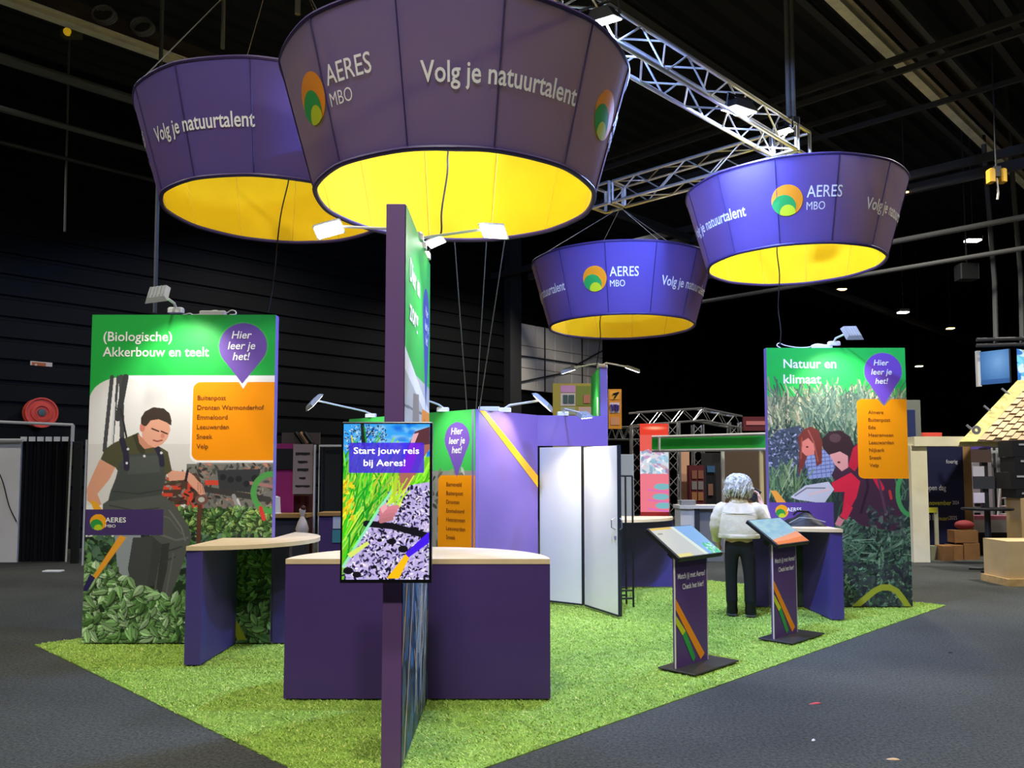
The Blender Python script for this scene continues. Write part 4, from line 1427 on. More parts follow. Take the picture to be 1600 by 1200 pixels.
def screen_a():
    c = Canvas(130, 76, 1.2, (204, 208, 208))
    c.poly([(62, 0), (130, 0), (130, 76), (78, 76)], (140, 184, 240))
    c.poly([(62, 0), (72, 0), (88, 76), (76, 76)], (226, 236, 226))
    c.rect(0, 0, 62, 5, (226, 190, 96))
    c.rect(0, 68, 40, 76, (236, 226, 150))
    c.leaves(100, 50, 130, 76, 60, 4, [(60, 200, 110), (120, 230, 170), (200, 240, 230)])
    c.rect(8, 14, 22, 18, (150, 156, 160))
    return c


def screen_b():
    c = Canvas(130, 76, 1.2, (150, 194, 222))
    for _ in range(70):
        c.ell(rng.uniform(0, 130), rng.uniform(0, 56), rng.uniform(8, 22), rng.uniform(4, 9), ((164, 206, 226), (138, 180, 212), (176, 210, 216))[rng.integers(3)], .6, soft=.7)
    c.poly([(0, 76), (0, 62), (60, 54), (130, 44), (130, 76)], (236, 160, 130))
    c.poly([(0, 76), (0, 68), (60, 66), (130, 60), (130, 76)], (226, 128, 84))
    return c


def kiosk(label, x, y, canvas):
    """front faces the aisle, across the stand's long side"""
    t = thing('touch_kiosk', label, 'kiosk', (x, y, 0), GA, 'touch-screen kiosks')
    MB().bbox(-0.33, 0.33, -0.17, 0.17, 0, 0.012, 0.004).build('base_plate', m_base, t)
    col = MB().bbox(-0.28, 0.18, 0.03, 0.06, 0.012, 0.93, 0.004).build('column', M('kiosk_purple', (88, 60, 122), 0.5), t)
    MB().box(-0.287, -0.281, 0.028, 0.04, 0.012, 0.9).build('side_edge', m_kiosk_side, t)
    MB().box(0.181, 0.187, 0.028, 0.04, 0.012, 0.9).build('side_edge', m_kiosk_side, t)
    u, n = (1, 0, 0), (0, -1, 0)
    text('Match jij met Aeres?', m_white_ink, t, (-0.05, 0.029, 0.70), u, n, 0.042, 0.40, 'c', 0.014)
    text('Check het hier!', m_white_ink, t, (-0.03, 0.029, 0.615), u, n, 0.042, 0.31, 'c', 0.014)
    for nm, pts, mm in (('orange_stripe', [(-0.234, 0.55), (-0.234, 0.465), (0.115, 0.03), (0.175, 0.07)], m_orange),
                        ('green_stripe', [(-0.10, 0.285), (-0.145, 0.255), (-0.02, 0.06), (0.01, 0.025), (0.04, 0.06)], m_green),
                        ('lime_stripe', [(-0.234, 0.42), (-0.234, 0.355), (-0.145, 0.255), (-0.10, 0.285)], m_lime)):
        b = MB()
        b.add([(px - 0.046, 0.0275, pz) for px, pz in pts], [tuple(range(len(pts)))])
        b.build(nm, mm, t)
    # tilted screen: rear edge high, front edge low
    m = frame((-0.03, 0.09, 0.985), (1, 0, 0), (0, 0.31, 0.22))
    s = MB().bbox(-0.325, 0.325, -0.19, 0.19, -0.035, 0.0, 0.006, m).build('screen_casing', m_black, t)
    o = m @ Vector((-0.312, 0.178, 0.0025))
    canvas.build('display', M_print('kiosk_display', 0.12, emit=0.75), s, o, m.to_3x3() @ Vector((0.624, 0, 0)), m.to_3x3() @ Vector((0, -0.356, 0)))
    MB().box(-0.1, 0.1, -0.03, 0.03, -0.16, -0.036, m).build('screen_mount', m_black, t)
    return t


kiosk('nearer touch kiosk on the turf, its tilted screen grey and blue', 1.50, 6.69, screen_a())
kiosk('farther touch kiosk, its tilted screen pale blue and salmon, right of the person', 2.63, 7.83, screen_b())

# ------------------------------------------------------------------ black bag on the right counter
bag = thing('black_bag', 'flat black soft bag lying on the counter at the nature wall', 'bag', (3.25, 9.22, CTOP))
b = MB()
n, prof = 14, []
for i in range(n + 1):
    for j in range(7):
        u_, v_ = -1 + 2 * i / n, -1 + 2 * j / 6
        hgt = 0.15 * (1 - abs(u_) ** 3.5) * (1 - abs(v_) ** 3) * (0.8 + 0.2 * math.sin(5 * u_ + 1)) + 0.004
        b.v.append((u_ * 0.225, v_ * 0.15, hgt))
b.f += [(i * 7 + j, (i + 1) * 7 + j, (i + 1) * 7 + j + 1, i * 7 + j + 1) for i in range(n) for j in range(6)]
m_bag = M('black_nylon', (20, 20, 24), 0.5)
b.build('bag_body', m_bag, bag, True)
MB().tube([(-0.2, -0.135, 0.04), (-0.08, -0.12, 0.1), (0.05, -0.12, 0.09), (0.2, -0.135, 0.05)], 0.004, 6).build('zip_trim', m_grey_plastic, bag, True)
MB().tube([(-0.1, 0.02, 0.12), (-0.06, 0.0, 0.165), (0.06, 0.0, 0.16), (0.1, 0.02, 0.12)], 0.012, 6).build('carry_handle', m_bag, bag, True)

# ------------------------------------------------------------------ the visitor
def skin(name, pts, edges, root, mat, parent, sub=2, smooth=True):
    me = bpy.data.meshes.new(name)
    me.from_pydata([p[:3] for p in pts], edges, [])
    o = bpy.data.objects.new(name, me)
    COL.objects.link(o)
    md = o.modifiers.new('skin', 'SKIN')
    md.use_smooth_shade = True
    for i, p in enumerate(pts):
        r = p[3]
        me.skin_vertices[0].data[i].radius = r if isinstance(r, tuple) else (r, r)
        me.skin_vertices[0].data[i].use_root = (i == root)
    ss = o.modifiers.new('sub', 'SUBSURF')
    ss.levels = ss.render_levels = sub
    bpy.context.view_layer.update()
    new = bpy.data.meshes.new_from_object(o.evaluated_get(bpy.context.evaluated_depsgraph_get()))
    new.name = name
    bpy.data.objects.remove(o)
    new.materials.clear()
    new.materials.append(mat)
    new.polygons.foreach_set('use_smooth', [True] * len(new.polygons))
    ob = bpy.data.objects.new(name, new)
    COL.objects.link(ob)
    ob.parent = parent
    return ob


per = thing('person', 'person with grey bob, cream jacket and black trousers standing with back turned, lifting a phone', 'person', (2.47, 8.99, 0), rad(-14))
m_skin = M('skin', (222, 176, 152), 0.5)
m_jacket = M('cream_jacket', (224, 210, 178), 0.85, noise=0.08, nscale=9, bump=0.9, bscale=13)
m_trouser = M('black_trousers', (20, 20, 22), 0.8)
m_boot = M('black_boots', (14, 14, 15), 0.45)
m_hair = M('grey_hair', (120, 116, 100), 0.6, rgb2=(226, 222, 204), nscale=30)
# body: pelvis 0, spine, chest, neck base, neck, head ...
bp = [(0, 0, .80, .115), (0, 0, .94, .11), (0, 0.0, 1.08, .115), (0, -.005, 1.20, .06), (0, .005, 1.27, .048), (0, .02, 1.335, .075), (0, .02, 1.41, .085), (0, .02, 1.46, .05),
      (.15, 0, 1.175, .055), (.26, .06, 1.0, .045), (.255, .20, 1.16, .032), (.245, .225, 1.205, .026),
      (-.15, 0, 1.175, .055), (-.235, .0, .97, .045), (-.225, .12, .80, .03), (-.215, .16, .745, .026),
      (.085, 0, .72, .085), (.10, .01, .42, .055), (.10, -.01, .09, .03), (.115, .09, .035, .022),
      (-.085, 0, .72, .085), (-.09, .03, .42, .055), (-.085, .02, .09, .03), (-.10, .12, .035, .022)]
be = [(0, 1), (1, 2), (2, 3), (3, 4), (4, 5), (5, 6), (6, 7), (2, 8), (8, 9), (9, 10), (10, 11), (2, 12), (12, 13), (13, 14), (14, 15), (0, 16), (16, 17), (17, 18), (18, 19), (0, 20), (20, 21), (21, 22), (22, 23)]


def hand(bp, be, wrist, f, s, th, curl):
    """palm and five fingers: f = finger direction, s = across the palm, th = thumb side sign, curl = direction the fingers bend"""
    w = Vector(bp[wrist][:3])
    f, s, curl = Vector(f).normalized(), Vector(s).normalized(), Vector(curl).normalized()
    i0 = len(bp)
    p = w + f * .045
    bp.append((*p, .024))
    be.append((wrist, i0))
    for k, ln in enumerate((.062, .07, .066, .052)):
        a = p + f * .03 + s * (th * (.027 - .018 * k))
        q = a + f * ln * .5 + curl * .008
        e = q + f * ln * .35 + curl * ln * .4
        n = len(bp)
        bp += [(*a, .0095), (*q, .0085), (*e, .007)]
        be += [(i0, n), (n, n + 1), (n + 1, n + 2)]
    a = w + f * .03 + s * th * .026
    q = a + f * .03 + s * th * .02 + curl * .01
    e = q + f * .022 + curl * .012
    n = len(bp)
    bp += [(*a, .011), (*q, .009), (*e, .0075)]
    be += [(i0, n), (n, n + 1), (n + 1, n + 2)]


hand(bp, be, 11, (-.25, .25, .9), (.2, -.9, .3), 1, (-.9, .2, .1))
hand(bp, be, 15, (.1, .35, -.9), (.2, .9, .3), 1, (.9, .1, 0))
body = skin('body', bp, be, 0, m_skin, per)
# face details stay on the far side: nose, ears
for s in (-1, 1):
    MB().ball((s * .082, .015, 1.36), .022, 8, (.35, .7, 1.1)).build('ear', m_skin, per, True)
MB().ball((0, .108, 1.36), .016, 8, (.8, 1.1, 1.3)).build('nose', m_skin, per, True)
for s in (-1, 1):
    MB().ball((s * .032, .092, 1.385), .011, 8).build('eye', M('eye_white', (230, 228, 224), 0.3), per, True)
MB().ball((0, .098, 1.318), .018, 8, (1.2, .4, .3)).build('mouth', M('lips', (176, 92, 88), 0.5), per, True)
# clothing
tors = [(.84, .215, .135), (.87, .218, .14), (.96, .212, .138), (1.06, .205, .135), (1.13, .195, .125), (1.175, .165, .108), (1.21, .11, .088), (1.235, .078, .074), (1.262, .07, .07)]
b = MB()
NJ = 36
for z, rx, ry in tors:
    for k in range(NJ):
        a = 2 * math.pi * k / NJ
        ca, sa = math.cos(a), math.sin(a)
        q = (abs(ca) ** 2.6 + abs(sa) ** 2.6) ** (-1 / 2.6)
        w = 1 + .02 * math.sin(5 * a + z * 30) * (1.3 - z)
        b.v.append((rx * q * ca * w, ry * q * sa * w, z))
for i in range(len(tors) - 1):
    b.f += [(i * NJ + k, i * NJ + (k + 1) % NJ, (i + 1) * NJ + (k + 1) % NJ, (i + 1) * NJ + k) for k in range(NJ)]
b.f.append(tuple(range(NJ - 1, -1, -1)))
jacket = b.build('jacket', m_jacket, per, True)
for pts, rs in (([(.12, 0, 1.165), (.175, 0, 1.145), (.235, .035, 1.05), (.28, .06, .99), (.285, .09, .99), (.275, .14, 1.07), (.262, .19, 1.15)], [.05, .078, .074, .07, .066, .06, .05]),
                ([(-.12, 0, 1.165), (-.175, 0, 1.145), (-.225, 0, 1.05), (-.245, .01, .96), (-.243, .05, .90), (-.235, .115, .81)], [.05, .078, .074, .068, .062, .05])):
    b = MB()
    fine, fr_ = [], []
    for i in range(len(pts) - 1):
        for k in range(4):
            s_ = k / 4
            fine.append(Vector(pts[i]).lerp(Vector(pts[i + 1]), s_))
            fr_.append((rs[i] + (rs[i + 1] - rs[i]) * s_) * (1 + .035 * math.sin(len(fine) * 2.1)))
    fine.append(Vector(pts[-1])); fr_.append(rs[-1])
    b.tube(fine, fr_, 16)
    sl_ = b.build('sleeve', m_jacket, jacket, True)
    d_ = (Vector(pts[-1]) - Vector(pts[-2])).normalized()
    MB().tube([Vector(pts[-1]) - d_ * .03, Vector(pts[-1]) + d_ * .012], rs[-1] * 1.06, 16).build('cuff', m_jacket, sl_, True)
cb = MB()
cb.lathe([(.058, 1.205), (.094, 1.20), (.10, 1.225), (.074, 1.262), (.066, 1.262), (.06, 1.22)], 24, closed=True)
cb.build('collar', m_jacket, jacket, True)
hm = MB()
hm.lathe([(1.0, 0.83), (1.03, 0.835), (1.03, 0.872), (1.0, 0.876)], 28, closed=True)
hm.v = [(math.copysign(abs(x) ** .78, x) * .217, math.copysign(abs(y) ** .78, y) * .139, z) for x, y, z in hm.v]
hm.build('hem_band', m_jacket, jacket, True)
sb = MB()
sb.tube([(-.17, -.118, 1.11), (-.09, -.133, 1.10), (0, -.134, 1.097), (.09, -.133, 1.10), (.17, -.118, 1.11)], .004, 6)
sb.build('back_seam', M('jacket_seam', (196, 184, 152), 0.8), jacket, True)
tp = [(0, 0, .87, (.15, .11)), (0, 0, .78, (.16, .125)), (.08, 0, .70, .088), (.105, .01, .42, .068), (.105, -.01, .065, .066), (-.08, 0, .70, .088), (-.09, .03, .42, .068), (-.085, .02, .065, .066)]
te = [(0, 1), (1, 2), (2, 3), (3, 4), (1, 5), (5, 6), (6, 7)]
skin('trousers', tp, te, 0, m_trouser, per)
for (x, y, tx, ty) in ((.105, -.01, .13, .14), (-.085, .02, -.105, .17)):
    bt_ = MB().lathe([(.02, .012), (.056, .014), (.06, .05), (.055, .1), (.058, .15), (.02, .151)], 20, (x, y - .01, 0))
    bt_.ball(((x + tx) / 2, (y + ty) / 2 + .015, .04), .05, 14, (.95, 1.9, .85))
    sh = bt_.build('boot', m_boot, per, True)
    MB().prism([(x - .045, y - .075), (x + .045, y - .075), (tx + .045, ty * .8), (tx + .02, ty + .04), (tx - .02, ty + .04), (tx - .045, ty * .8)], 0.0, 0.016).build('sole', M('boot_sole', (70, 70, 68), 0.7), sh)
# bobbed hair from overlapping locks over a cap
hb_ = MB()
hb_.ball((0, .0, 1.40), .116, 24, (1.06, 1.0, 1.0))
hb_.build('hair', m_hair, per, True)
lk = MB()
for k in range(300):
    a = rng.uniform(0, 2 * math.pi)
    if math.cos(a - math.pi / 2) > 0.72:
        continue
    st_ = rng.uniform(0.0, 0.9)
    pts = []
    tw_ = rng.normal(0, .12)
    ln = rng.uniform(.7, 1.0)
    for j in range(6):
        el = math.pi / 2 - st_ - j * 0.36 * ln
        if el > -0.15:
            r = .120 + .009 * math.sin(j * 1.7 + k)
            pts.append((1.08 * r * math.cos(el) * math.cos(a + tw_ * j), r * math.cos(el) * math.sin(a + tw_ * j), 1.40 + r * math.sin(el)))
        else:
            r = .125 + .010 * math.sin(k) - .012 * (j - 4)
            pts.append((1.08 * r * math.cos(a + tw_ * j), r * math.sin(a + tw_ * j), 1.40 - .13 * (-el) - .02))
    lk.tube(pts, [.006, .013, .016, .016, .013, .004], 5)
lk.build('hair_locks', m_hair, per, True)
ph = MB()
pm = Matrix.Translation((2.47, 8.99, 0)) @ Matrix.Rotation(rad(-14), 4, 'Z')
pc = pm @ Vector((.19, .265, 1.285))
ph_m = Matrix.Translation(pc) @ Matrix.Rotation(rad(-14), 4, 'Z') @ Matrix.Rotation(rad(35), 4, 'Y') @ Matrix.Rotation(rad(-20), 4, 'X')
ph.bbox(-.036, .036, -.005, .005, -.075, .075, .004, ph_m)
tag(ph.build('mobile_phone', m_black), 'dark mobile phone held up in the raised hand of the person', 'phone')
# ------------------------------------------------------------------ the rest of the hall
def fb(name, label, cat, px0, py0, px1, py1, Y, th, mat, ground=False, group=None, bev=0.006, parent=None):
    """an upright block standing at distance Y, sized from the photograph's sight lines"""
    a, c = W(px0, py1, Y), W(px1, py0, Y)
    z0 = FLOOR if ground else a.z
    b = MB().bbox(a.x, c.x, Y, Y + th, z0, c.z, min(bev, (c.x - a.x) / 4, (c.z - z0) / 4, th / 4))
    o = b.build(name, mat, parent)
    if label:
        tag(o, label, cat, group)
    return o


def rod(mb, p, q, r, n=6):
    mb.tube([p, q], r, n)
    return mb


# --- left: hose reel, sign, curtained booth
wallY = lambda px: (lambda k: (P0.x - P0.y) / (k - 1) * 1.0)(( px - 800) / FPX)


def wall_pt(px, py, off=0.1):
    k = (px - 800) / FPX                              # sight line x = k y meets the wall
    nrm = Vector((E2.y, -E2.x, 0))
    y = (P0.dot(nrm) + off) / (k * nrm.x + nrm.y)
    return W(px, py, y), nrm


p, nrm = wall_pt(63, 645, 0.22)
hr = thing('fire_hose_reel', 'round red fire hose reel on the black wall above the curtained booth', 'fire hose reel', p)
mt = frame((0, 0, 0), E2, UP, nrm)
m_red = M('hose_red', (232, 84, 66), 0.45)
MB().lathe([(0.05, 0.05), (0.29, 0.05), (0.3, 0.07), (0.3, 0.11), (0.27, 0.11), (0.26, 0.085), (0.2, 0.085), (0.19, 0.11), (0.13, 0.12), (0.12, 0.10), (0.05, 0.10)], 40, mat=mt).build('front_disc', m_red, hr, True)
MB().lathe([(0.05, -0.15), (0.28, -0.15), (0.29, -0.13), (0.05, -0.12)], 40, mat=mt).build('rear_disc', m_red, hr, True)
MB().lathe([(0.05, -0.12), (0.24, -0.12), (0.24, 0.05), (0.05, 0.05)], 32, mat=mt).build('hose_coil', m_black, hr, True)
MB().lathe([(0.001, 0.09), (0.08, 0.09), (0.07, 0.13), (0.001, 0.135)], 20, mat=mt).build('hub', M('hub_grey', (96, 110, 100), 0.4, metal=.5), hr, True)
p, nrm = wall_pt(64, 577, 0.06)
sg = thing('fire_sign', 'small orange and white pictogram sign high on the black wall', 'sign', p)
m = frame((0, 0, 0), E2, UP, nrm)
MB().box(-.2, .2, -.15, .15, 0, .02, m).build('sign_plate', M('sign_white', (225, 215, 200), 0.5), sg)
b = MB()
b.box(-.17, .08, -.13, .13, .021, .024, m)
b.build('orange_field', M('sign_orange', (205, 110, 50), 0.5), sg)
b = MB()
b.box(-.12, -.08, -.1, .1, .025, .028, m)
b.box(-.12, .0, -.02, .02, .025, .028, m)
b.box(.0, .04, -.1, .06, .025, .028, m)
b.build('pictogram', M('sign_white', (225, 215, 200), 0.5), sg)
p, nrm = wall_pt(20, 638, 0.06)
tag(MB().box(-.16, .16, -.035, .035, 0, .01, frame(p, E2, UP, nrm)).build('small_sign', M('dull_white', (150, 150, 148), 0.6)), 'narrow pale label plate on the black wall left of the hose reel', 'sign')

BY = 14.4
m_booth_white = M('booth_panel', (232, 228, 218), 0.6, noise=0.05, nscale=1.5)
m_curtain = M('black_curtain', (14, 14, 15), 0.85)
bo = fb('partition_panel', 'pale booth partition at the left edge of the picture', 'partition', -60, 690, 33, 868, BY, 0.06, m_booth_white, True)
cord('thin dark cable drooping across the pale booth partition', [W(-6, 730, BY - .03), W(4, 752, BY - .03), W(14, 790, BY - .03), W(26, 815, BY - .03)], 0.009)
b = MB()
q0, q1 = W(32, 686, BY), W(108, 686, BY)
N = 60
top, bot = q0.z, FLOOR + 0.01
vs = []
for z in (bot, top):
    for i in range(N + 1):
        x = q0.x + (q1.x - q0.x) * i / N
        vs.append((x, BY + 0.05 + 0.05 * math.sin(i * 1.35) + 0.02 * math.sin(i * .5), z))
b.add(vs, [(i, i + 1, N + 2 + i, N + 1 + i) for i in range(N)])
cu = b.build('black_curtain', m_curtain, None, True)
tag(cu, 'black cloth curtain hanging from white rings in the left booth', 'curtain')
rings = MB()
for i in range(6):
    x = q0.x + (q1.x - q0.x) * (0.08 + .17 * i)
    b = MB().box(x - .05, x + .05, BY - .03, BY + .0, top - .04, top + .04)
    b.build('curtain_hook', m_white_plastic, cu)
fr = thing('booth_scaffold', 'thin white metal frame with posts around the left curtained booth', 'frame', (W(60, 700, BY).x, BY - .06, FLOOR))
fo = Vector(fr.location)
for (a, c, nm, r) in (((-30, 658), (114, 664), 'top_rail', .026), ((-30, 688), (36, 688), 'mid_rail', .03), ((114, 664), (113, 690), 'upright', .03), ((112, 690), (103, 878), 'upright', .015)):
    MB().tube([W(*a, BY - .06) - fo, W(*c, BY - .06) - fo], r, 8).build(nm, M('white_metal', (205, 205, 200), .4), fr)
ps = fb('booth_post', 'bright white post at the left edge of the farm worker wall', 'post', 128, 687, 134, 884, 13.9, 0.05, M('white_metal', (205, 205, 200), .4), True)
fb('partition_panel', 'black booth partition between the curtain and the white post', 'partition', 109, 690, 128, 880, 14.2, 0.05, M('black_panel', (20, 22, 21), .7), True)
ft = W(85, 890, 13.1)
tag(MB().bbox(ft.x - .14, ft.x + .14, 13.0, 13.14, FLOOR, FLOOR + .02, .005).build('paper_scrap', m_white_plastic), 'small white scrap on the dark floor before the curtain', 'scrap')

# --- behind, between the farm worker wall and the screen
m_pink = M('magenta_wall', (150, 28, 98), 0.6)
bw = thing('pink_booth', 'magenta booth wall with a black screen, seen right of the farm worker wall', 'booth', (*W(445, 800, 15.6).xy, FLOOR))
bo_ = Vector(bw.location)


def part_fb(nm, px0, py0, px1, py1, Y, th, mat, par, base, ground=False):
    a, c = W(px0, py1, Y) - base, W(px1, py0, Y) - base
    z0 = 0 if ground else a.z
    return MB().box(a.x, c.x, a.y, a.y + th, z0, c.z).build(nm, mat, par)


part_fb('wall_board', 405, 693, 459, 808, 15.6, .06, m_pink, bw, bo_, True)
part_fb('screen', 405, 701, 459, 733, 15.55, .04, m_black, bw, bo_)
tag(MB().lathe([(.12, 0), (.1, .02), (.085, .3), (.02, .32)], 14, W(430, 803, 15.2) + UP * .01).build('white_bucket', m_white_plastic), 'white cylindrical pot on the wooden counter before the magenta wall', 'pot')
bb = thing('text_banner', 'pale grey banner with five short lines of dark lettering beside the magenta wall', 'banner', W(475, 790, 15.5))
part_fb('banner_cloth', 457, 694, 489, 772, 15.5, .02, M('grey_banner', (150, 132, 126), .7), bb, Vector(bb.location))
for i, wd_ in enumerate((22, 15, 17, 11, 23)):
    b = MB()
    x_ = -wd_ / 2
    while x_ < wd_ / 2 - 1:
        a_, c_ = W(473 + x_, 711 + i * 12.5, 15.49) - Vector(bb.location), W(473 + x_ + 2.1, 707.5 + i * 12.5, 15.49) - Vector(bb.location)
        b.box(a_.x, c_.x, a_.y, a_.y + .004, a_.z + .006 * math.sin(x_ * 3), c_.z + .008 * math.sin(x_ * 5))
        x_ += 2.5
    b.build('lettering', m_black, bb)
fb('partition_panel', 'dark red wooden back wall under the grey text banner', 'partition', 456, 774, 489, 832, 15.9, .05, M('dark_red_wood', (84, 34, 20), .6), True)
wc = thing('bar_counter', 'bar counter with light wooden top before the magenta booth', 'counter', (*W(450, 830, 15.0).xy, FLOOR))
part_fb('top', 415, 803, 479, 809, 14.95, .5, M('tan_wood', (170, 130, 70), .5), wc, Vector(wc.location))
part_fb('body', 418, 809, 476, 850, 15.05, .38, M('dark_slate', (50, 50, 56), .6), wc, Vector(wc.location), True)
fl = thing('white_figurine', 'white figurine with a dark bird head shape beside the bar counter', 'figurine', W(472, 833, 14.85))
MB().lathe([(.10, 0), (.12, .08), (.08, .2), (.03, .3), (.05, .36), (.06, .42), (.02, .47)], 16).build('figurine_body', M('ivory', (210, 196, 180), .5), fl, True)
MB().ball((0.02, -.02, .45), .05, 10).build('figurine_head', M('dark_red_wood', (84, 34, 20), .6), fl, True)
fb('booth_post', 'tall white post between the grey banner and the black partition', 'post', 488, 695, 493, 845, 15.3, .06, M('white_metal', (205, 205, 200), .4), True)
fb('booth_post', 'second thin white post just left of the black partition', 'post', 496, 695, 499, 845, 15.3, .05, M('white_metal', (205, 205, 200), .4), True)
fb('booth_rail', 'thin white rail along the top of the black partition', 'rail', 499, 695, 560, 698, 15.28, .04, M('white_metal', (205, 205, 200), .4))
fb('partition_panel', 'black partition left of the upright screen', 'partition', 499, 698, 570, 850, 15.4, .05, M('black_panel', (20, 22, 21), .7), True)
vc = thing('bar_counter', 'small purple counter with wooden top left of the upright screen', 'counter', (*W(515, 850, 14.3).xy, FLOOR))
part_fb('top', 496, 801, 560, 806, 14.25, .5, M('tan_wood', (170, 130, 70), .5), vc, Vector(vc.location))
part_fb('body', 498, 806, 556, 850, 14.3, .4, M('dull_purple', (74, 50, 96), .6), vc, Vector(vc.location), True)
part_fb('front_poster', 520, 807, 534, 826, 14.28, .015, M('pale_poster', (200, 204, 205), .6), vc, Vector(vc.location))
part_fb('teal_poster', 519, 828, 534, 848, 14.28, .015, M('teal_poster', (70, 140, 140), .6), vc, Vector(vc.location))
rf = thing('slatted_canopy', 'dim slatted canopy with crossed battens above the magenta booth', 'canopy', W(470, 695, 17.5))
b = MB()
part_fb('canopy_board', 440, 676, 500, 694, 17.5, .04, M('dim_canopy', (98, 86, 78), .7), rf, Vector(rf.location))
for k in range(3):
    MB().tube([W(462 + k * 7, 676, 17.45) - Vector(rf.location), W(474 + k * 7, 693, 17.45) - Vector(rf.location)], .05, 6).build('batten', M('tan_batten', (150, 118, 84), .6) if k % 2 else m_black, rf)

# --- behind the cabin: posters on tall panels, lattice booth, green fascia
pw = thing('poster_wall', 'tall yellow exhibition panel with pink and green posters behind the cabin', 'panel', (*W(897, 650, 20).xy, FLOOR))
pb = Vector(pw.location)
part_fb('panel_board', 864, 599, 936, 650, 20, .08, M('mustard_panel', (176, 160, 60), .6), pw, pb, True)
for (x0, y0, x1, y1, col, nm) in ((876, 602, 899, 613, (205, 150, 190), 'pink_poster'), (876, 614, 899, 634, (214, 200, 190), 'pale_poster'), (880, 617, 887, 630, (70, 92, 84), 'photo'), (889, 617, 897, 630, (70, 92, 84), 'photo'),
                                  (901, 603, 932, 634, (128, 140, 50), 'green_poster'), (912, 617, 922, 630, (190, 120, 90), 'photo'), (876, 636, 899, 648, (170, 176, 150), 'pale_poster'), (904, 636, 930, 646, (204, 176, 160), 'pale_poster')):
    part_fb(nm, x0, y0, x1, y1, 19.99 - (.02 if nm == 'photo' else 0), .02 if nm == 'photo' else .01, M('poster_%d_%d_%d' % col, col, .6), pw, pb)
po = thing('orange_poster', 'orange poster strip with small dark pictures right of the far tower', 'poster', W(961, 670, 19))
ob_ = Vector(po.location)
part_fb('poster_sheet', 951, 608, 971, 670, 19, .03, M('orange_sheet', (222, 146, 40), .6), po, ob_)
for (x0, y0, x1, y1, col, nm) in ((953, 611, 968, 624, (240, 170, 50), 'picture'), (953, 629, 968, 645, (220, 200, 214), 'picture'), (954, 652, 968, 664, (214, 150, 110), 'picture')):
    part_fb(nm, x0, y0, x1, y1, 18.99, .01, M('poster_%d_%d_%d' % col, col, .6), po, ob_)
b = MB()
for (s, e) in (((958, 616), (967, 613)), ((966, 613), (960, 622))):
    b.tube([W(*s, 18.97), W(*e, 18.97)], .02, 5)
g = b.build('dark_mark', m_black, po)
g.data.transform(Matrix.Translation(-ob_))
b = MB()
for (s, e) in (((955, 632), (958, 642)), ((960, 632), (958, 640)), ((963, 632), (963, 642)), ((966, 633), (966, 641))):
    b.tube([W(*s, 18.97), W(*e, 18.97)], .025, 5)
g = b.build('violet_mark', M('violet_ink', (70, 50, 130), .6), po)
g.data.transform(Matrix.Translation(-ob_))

LY = 19.5
wz = lambda py, Y: W(800, py, Y).z
def tcol(lb, px, py0, Y, w=.27):
    p = W(px, py0, Y)
    return truss(lb, (p.x, Y, FLOOR), p, w, .3, False, m_alu, 'lattice columns of the red-lit booth', 'truss_column', 'truss column', .025)


tcol('lattice truss column left of the red-lit poster', 995, 664, LY)
tcol('lattice truss column right of the red-lit poster', 1051, 660, LY)
tcol('rear lattice truss column beside the pale orange banner', 1090, 664, LY + 3)
tcol('thin lattice column rising right behind the green fascia', 1147, 660, LY + 1.5)
def tbeam(lb, a, Ya, c, Yc, w=.3):
    return truss(lb, W(*a, Ya), W(*c, Yc), w, .3, False, m_alu, 'lattice beams of the red-lit booth', 'truss_beam', 'truss beam', .025)


tbeam('front lattice beam over the red-lit poster', (989, 655), LY, (1092, 648), LY + .8)
tbeam('side lattice beam running back right from the front lattice beam', (1092, 648), LY + .8, (1152, 660), LY + 1.6)
tbeam('lower lattice beam left of the red-lit booth, by the orange poster', (952, 678), LY + 2, (992, 677), LY + .2)
rp = thing('backlit_poster', 'tall red-lit poster with pink and blue shapes in the lattice booth', 'poster', (*W(1022, 800, LY - .3).xy, FLOOR))
rb = Vector(rp.location)
c = Canvas(42, 140, 2.0, (236, 130, 140))
c.rect(0, 0, 42, 18, (226, 60, 40))
c.ell(22, 7, 20, 4, (255, 190, 150), .9, soft=.8)
c.rect(0, 18, 42, 44, (226, 90, 80))
c.rect(0, 44, 42, 82, (206, 214, 226))
c.leaves(0, 44, 42, 82, 60, 5, [(240, 240, 246), (150, 190, 214), (190, 150, 190), (220, 190, 200)])
c.rect(0, 80, 42, 140, (232, 120, 136))
for (x, y) in ((32, 100), (30, 116), (34, 130)):
    c.ell(x, y, 12, 5, (120, 180, 190))
    c.line([(12, y + 5), (42, y + 9)], 3, (220, 110, 180))
q0, q1 = W(1001, 800, LY - .3) - rb, W(1044, 662, LY - .3) - rb
MB().box(q0.x, q1.x, 0.003, .05, 0, q1.z).build('poster_board', M('red_board', (190, 50, 50), .6), rp)
c.build('poster_face', M_print('backlit_print', .4, emit=0.8), rp, (q0.x, 0, q1.z), (q1.x - q0.x, 0, 0), (0, 0, q0.z - q1.z))
fb('partition_panel', 'pale blue partition between the open door and the lattice booth', 'partition', 958, 710, 990, 830, 16.5, .06, M('pale_blue_panel', (200, 214, 232), .6), True)
fb('roll_up_banner', 'pale orange and grey banner behind the right lattice column', 'banner', 1064, 706, 1077, 800, LY + 1, .03, M('peach_banner', (216, 166, 132), .6), True)
rk = thing('red_cabinet', 'dark red display cabinet with framed pictures behind the counter', 'cabinet', (*W(1090, 800, LY + .4).xy, FLOOR))
part_fb('cabinet_body', 1078, 727, 1102, 792, LY + .4, .3, M('wine_red', (92, 24, 34), .6), rk, Vector(rk.location), True)
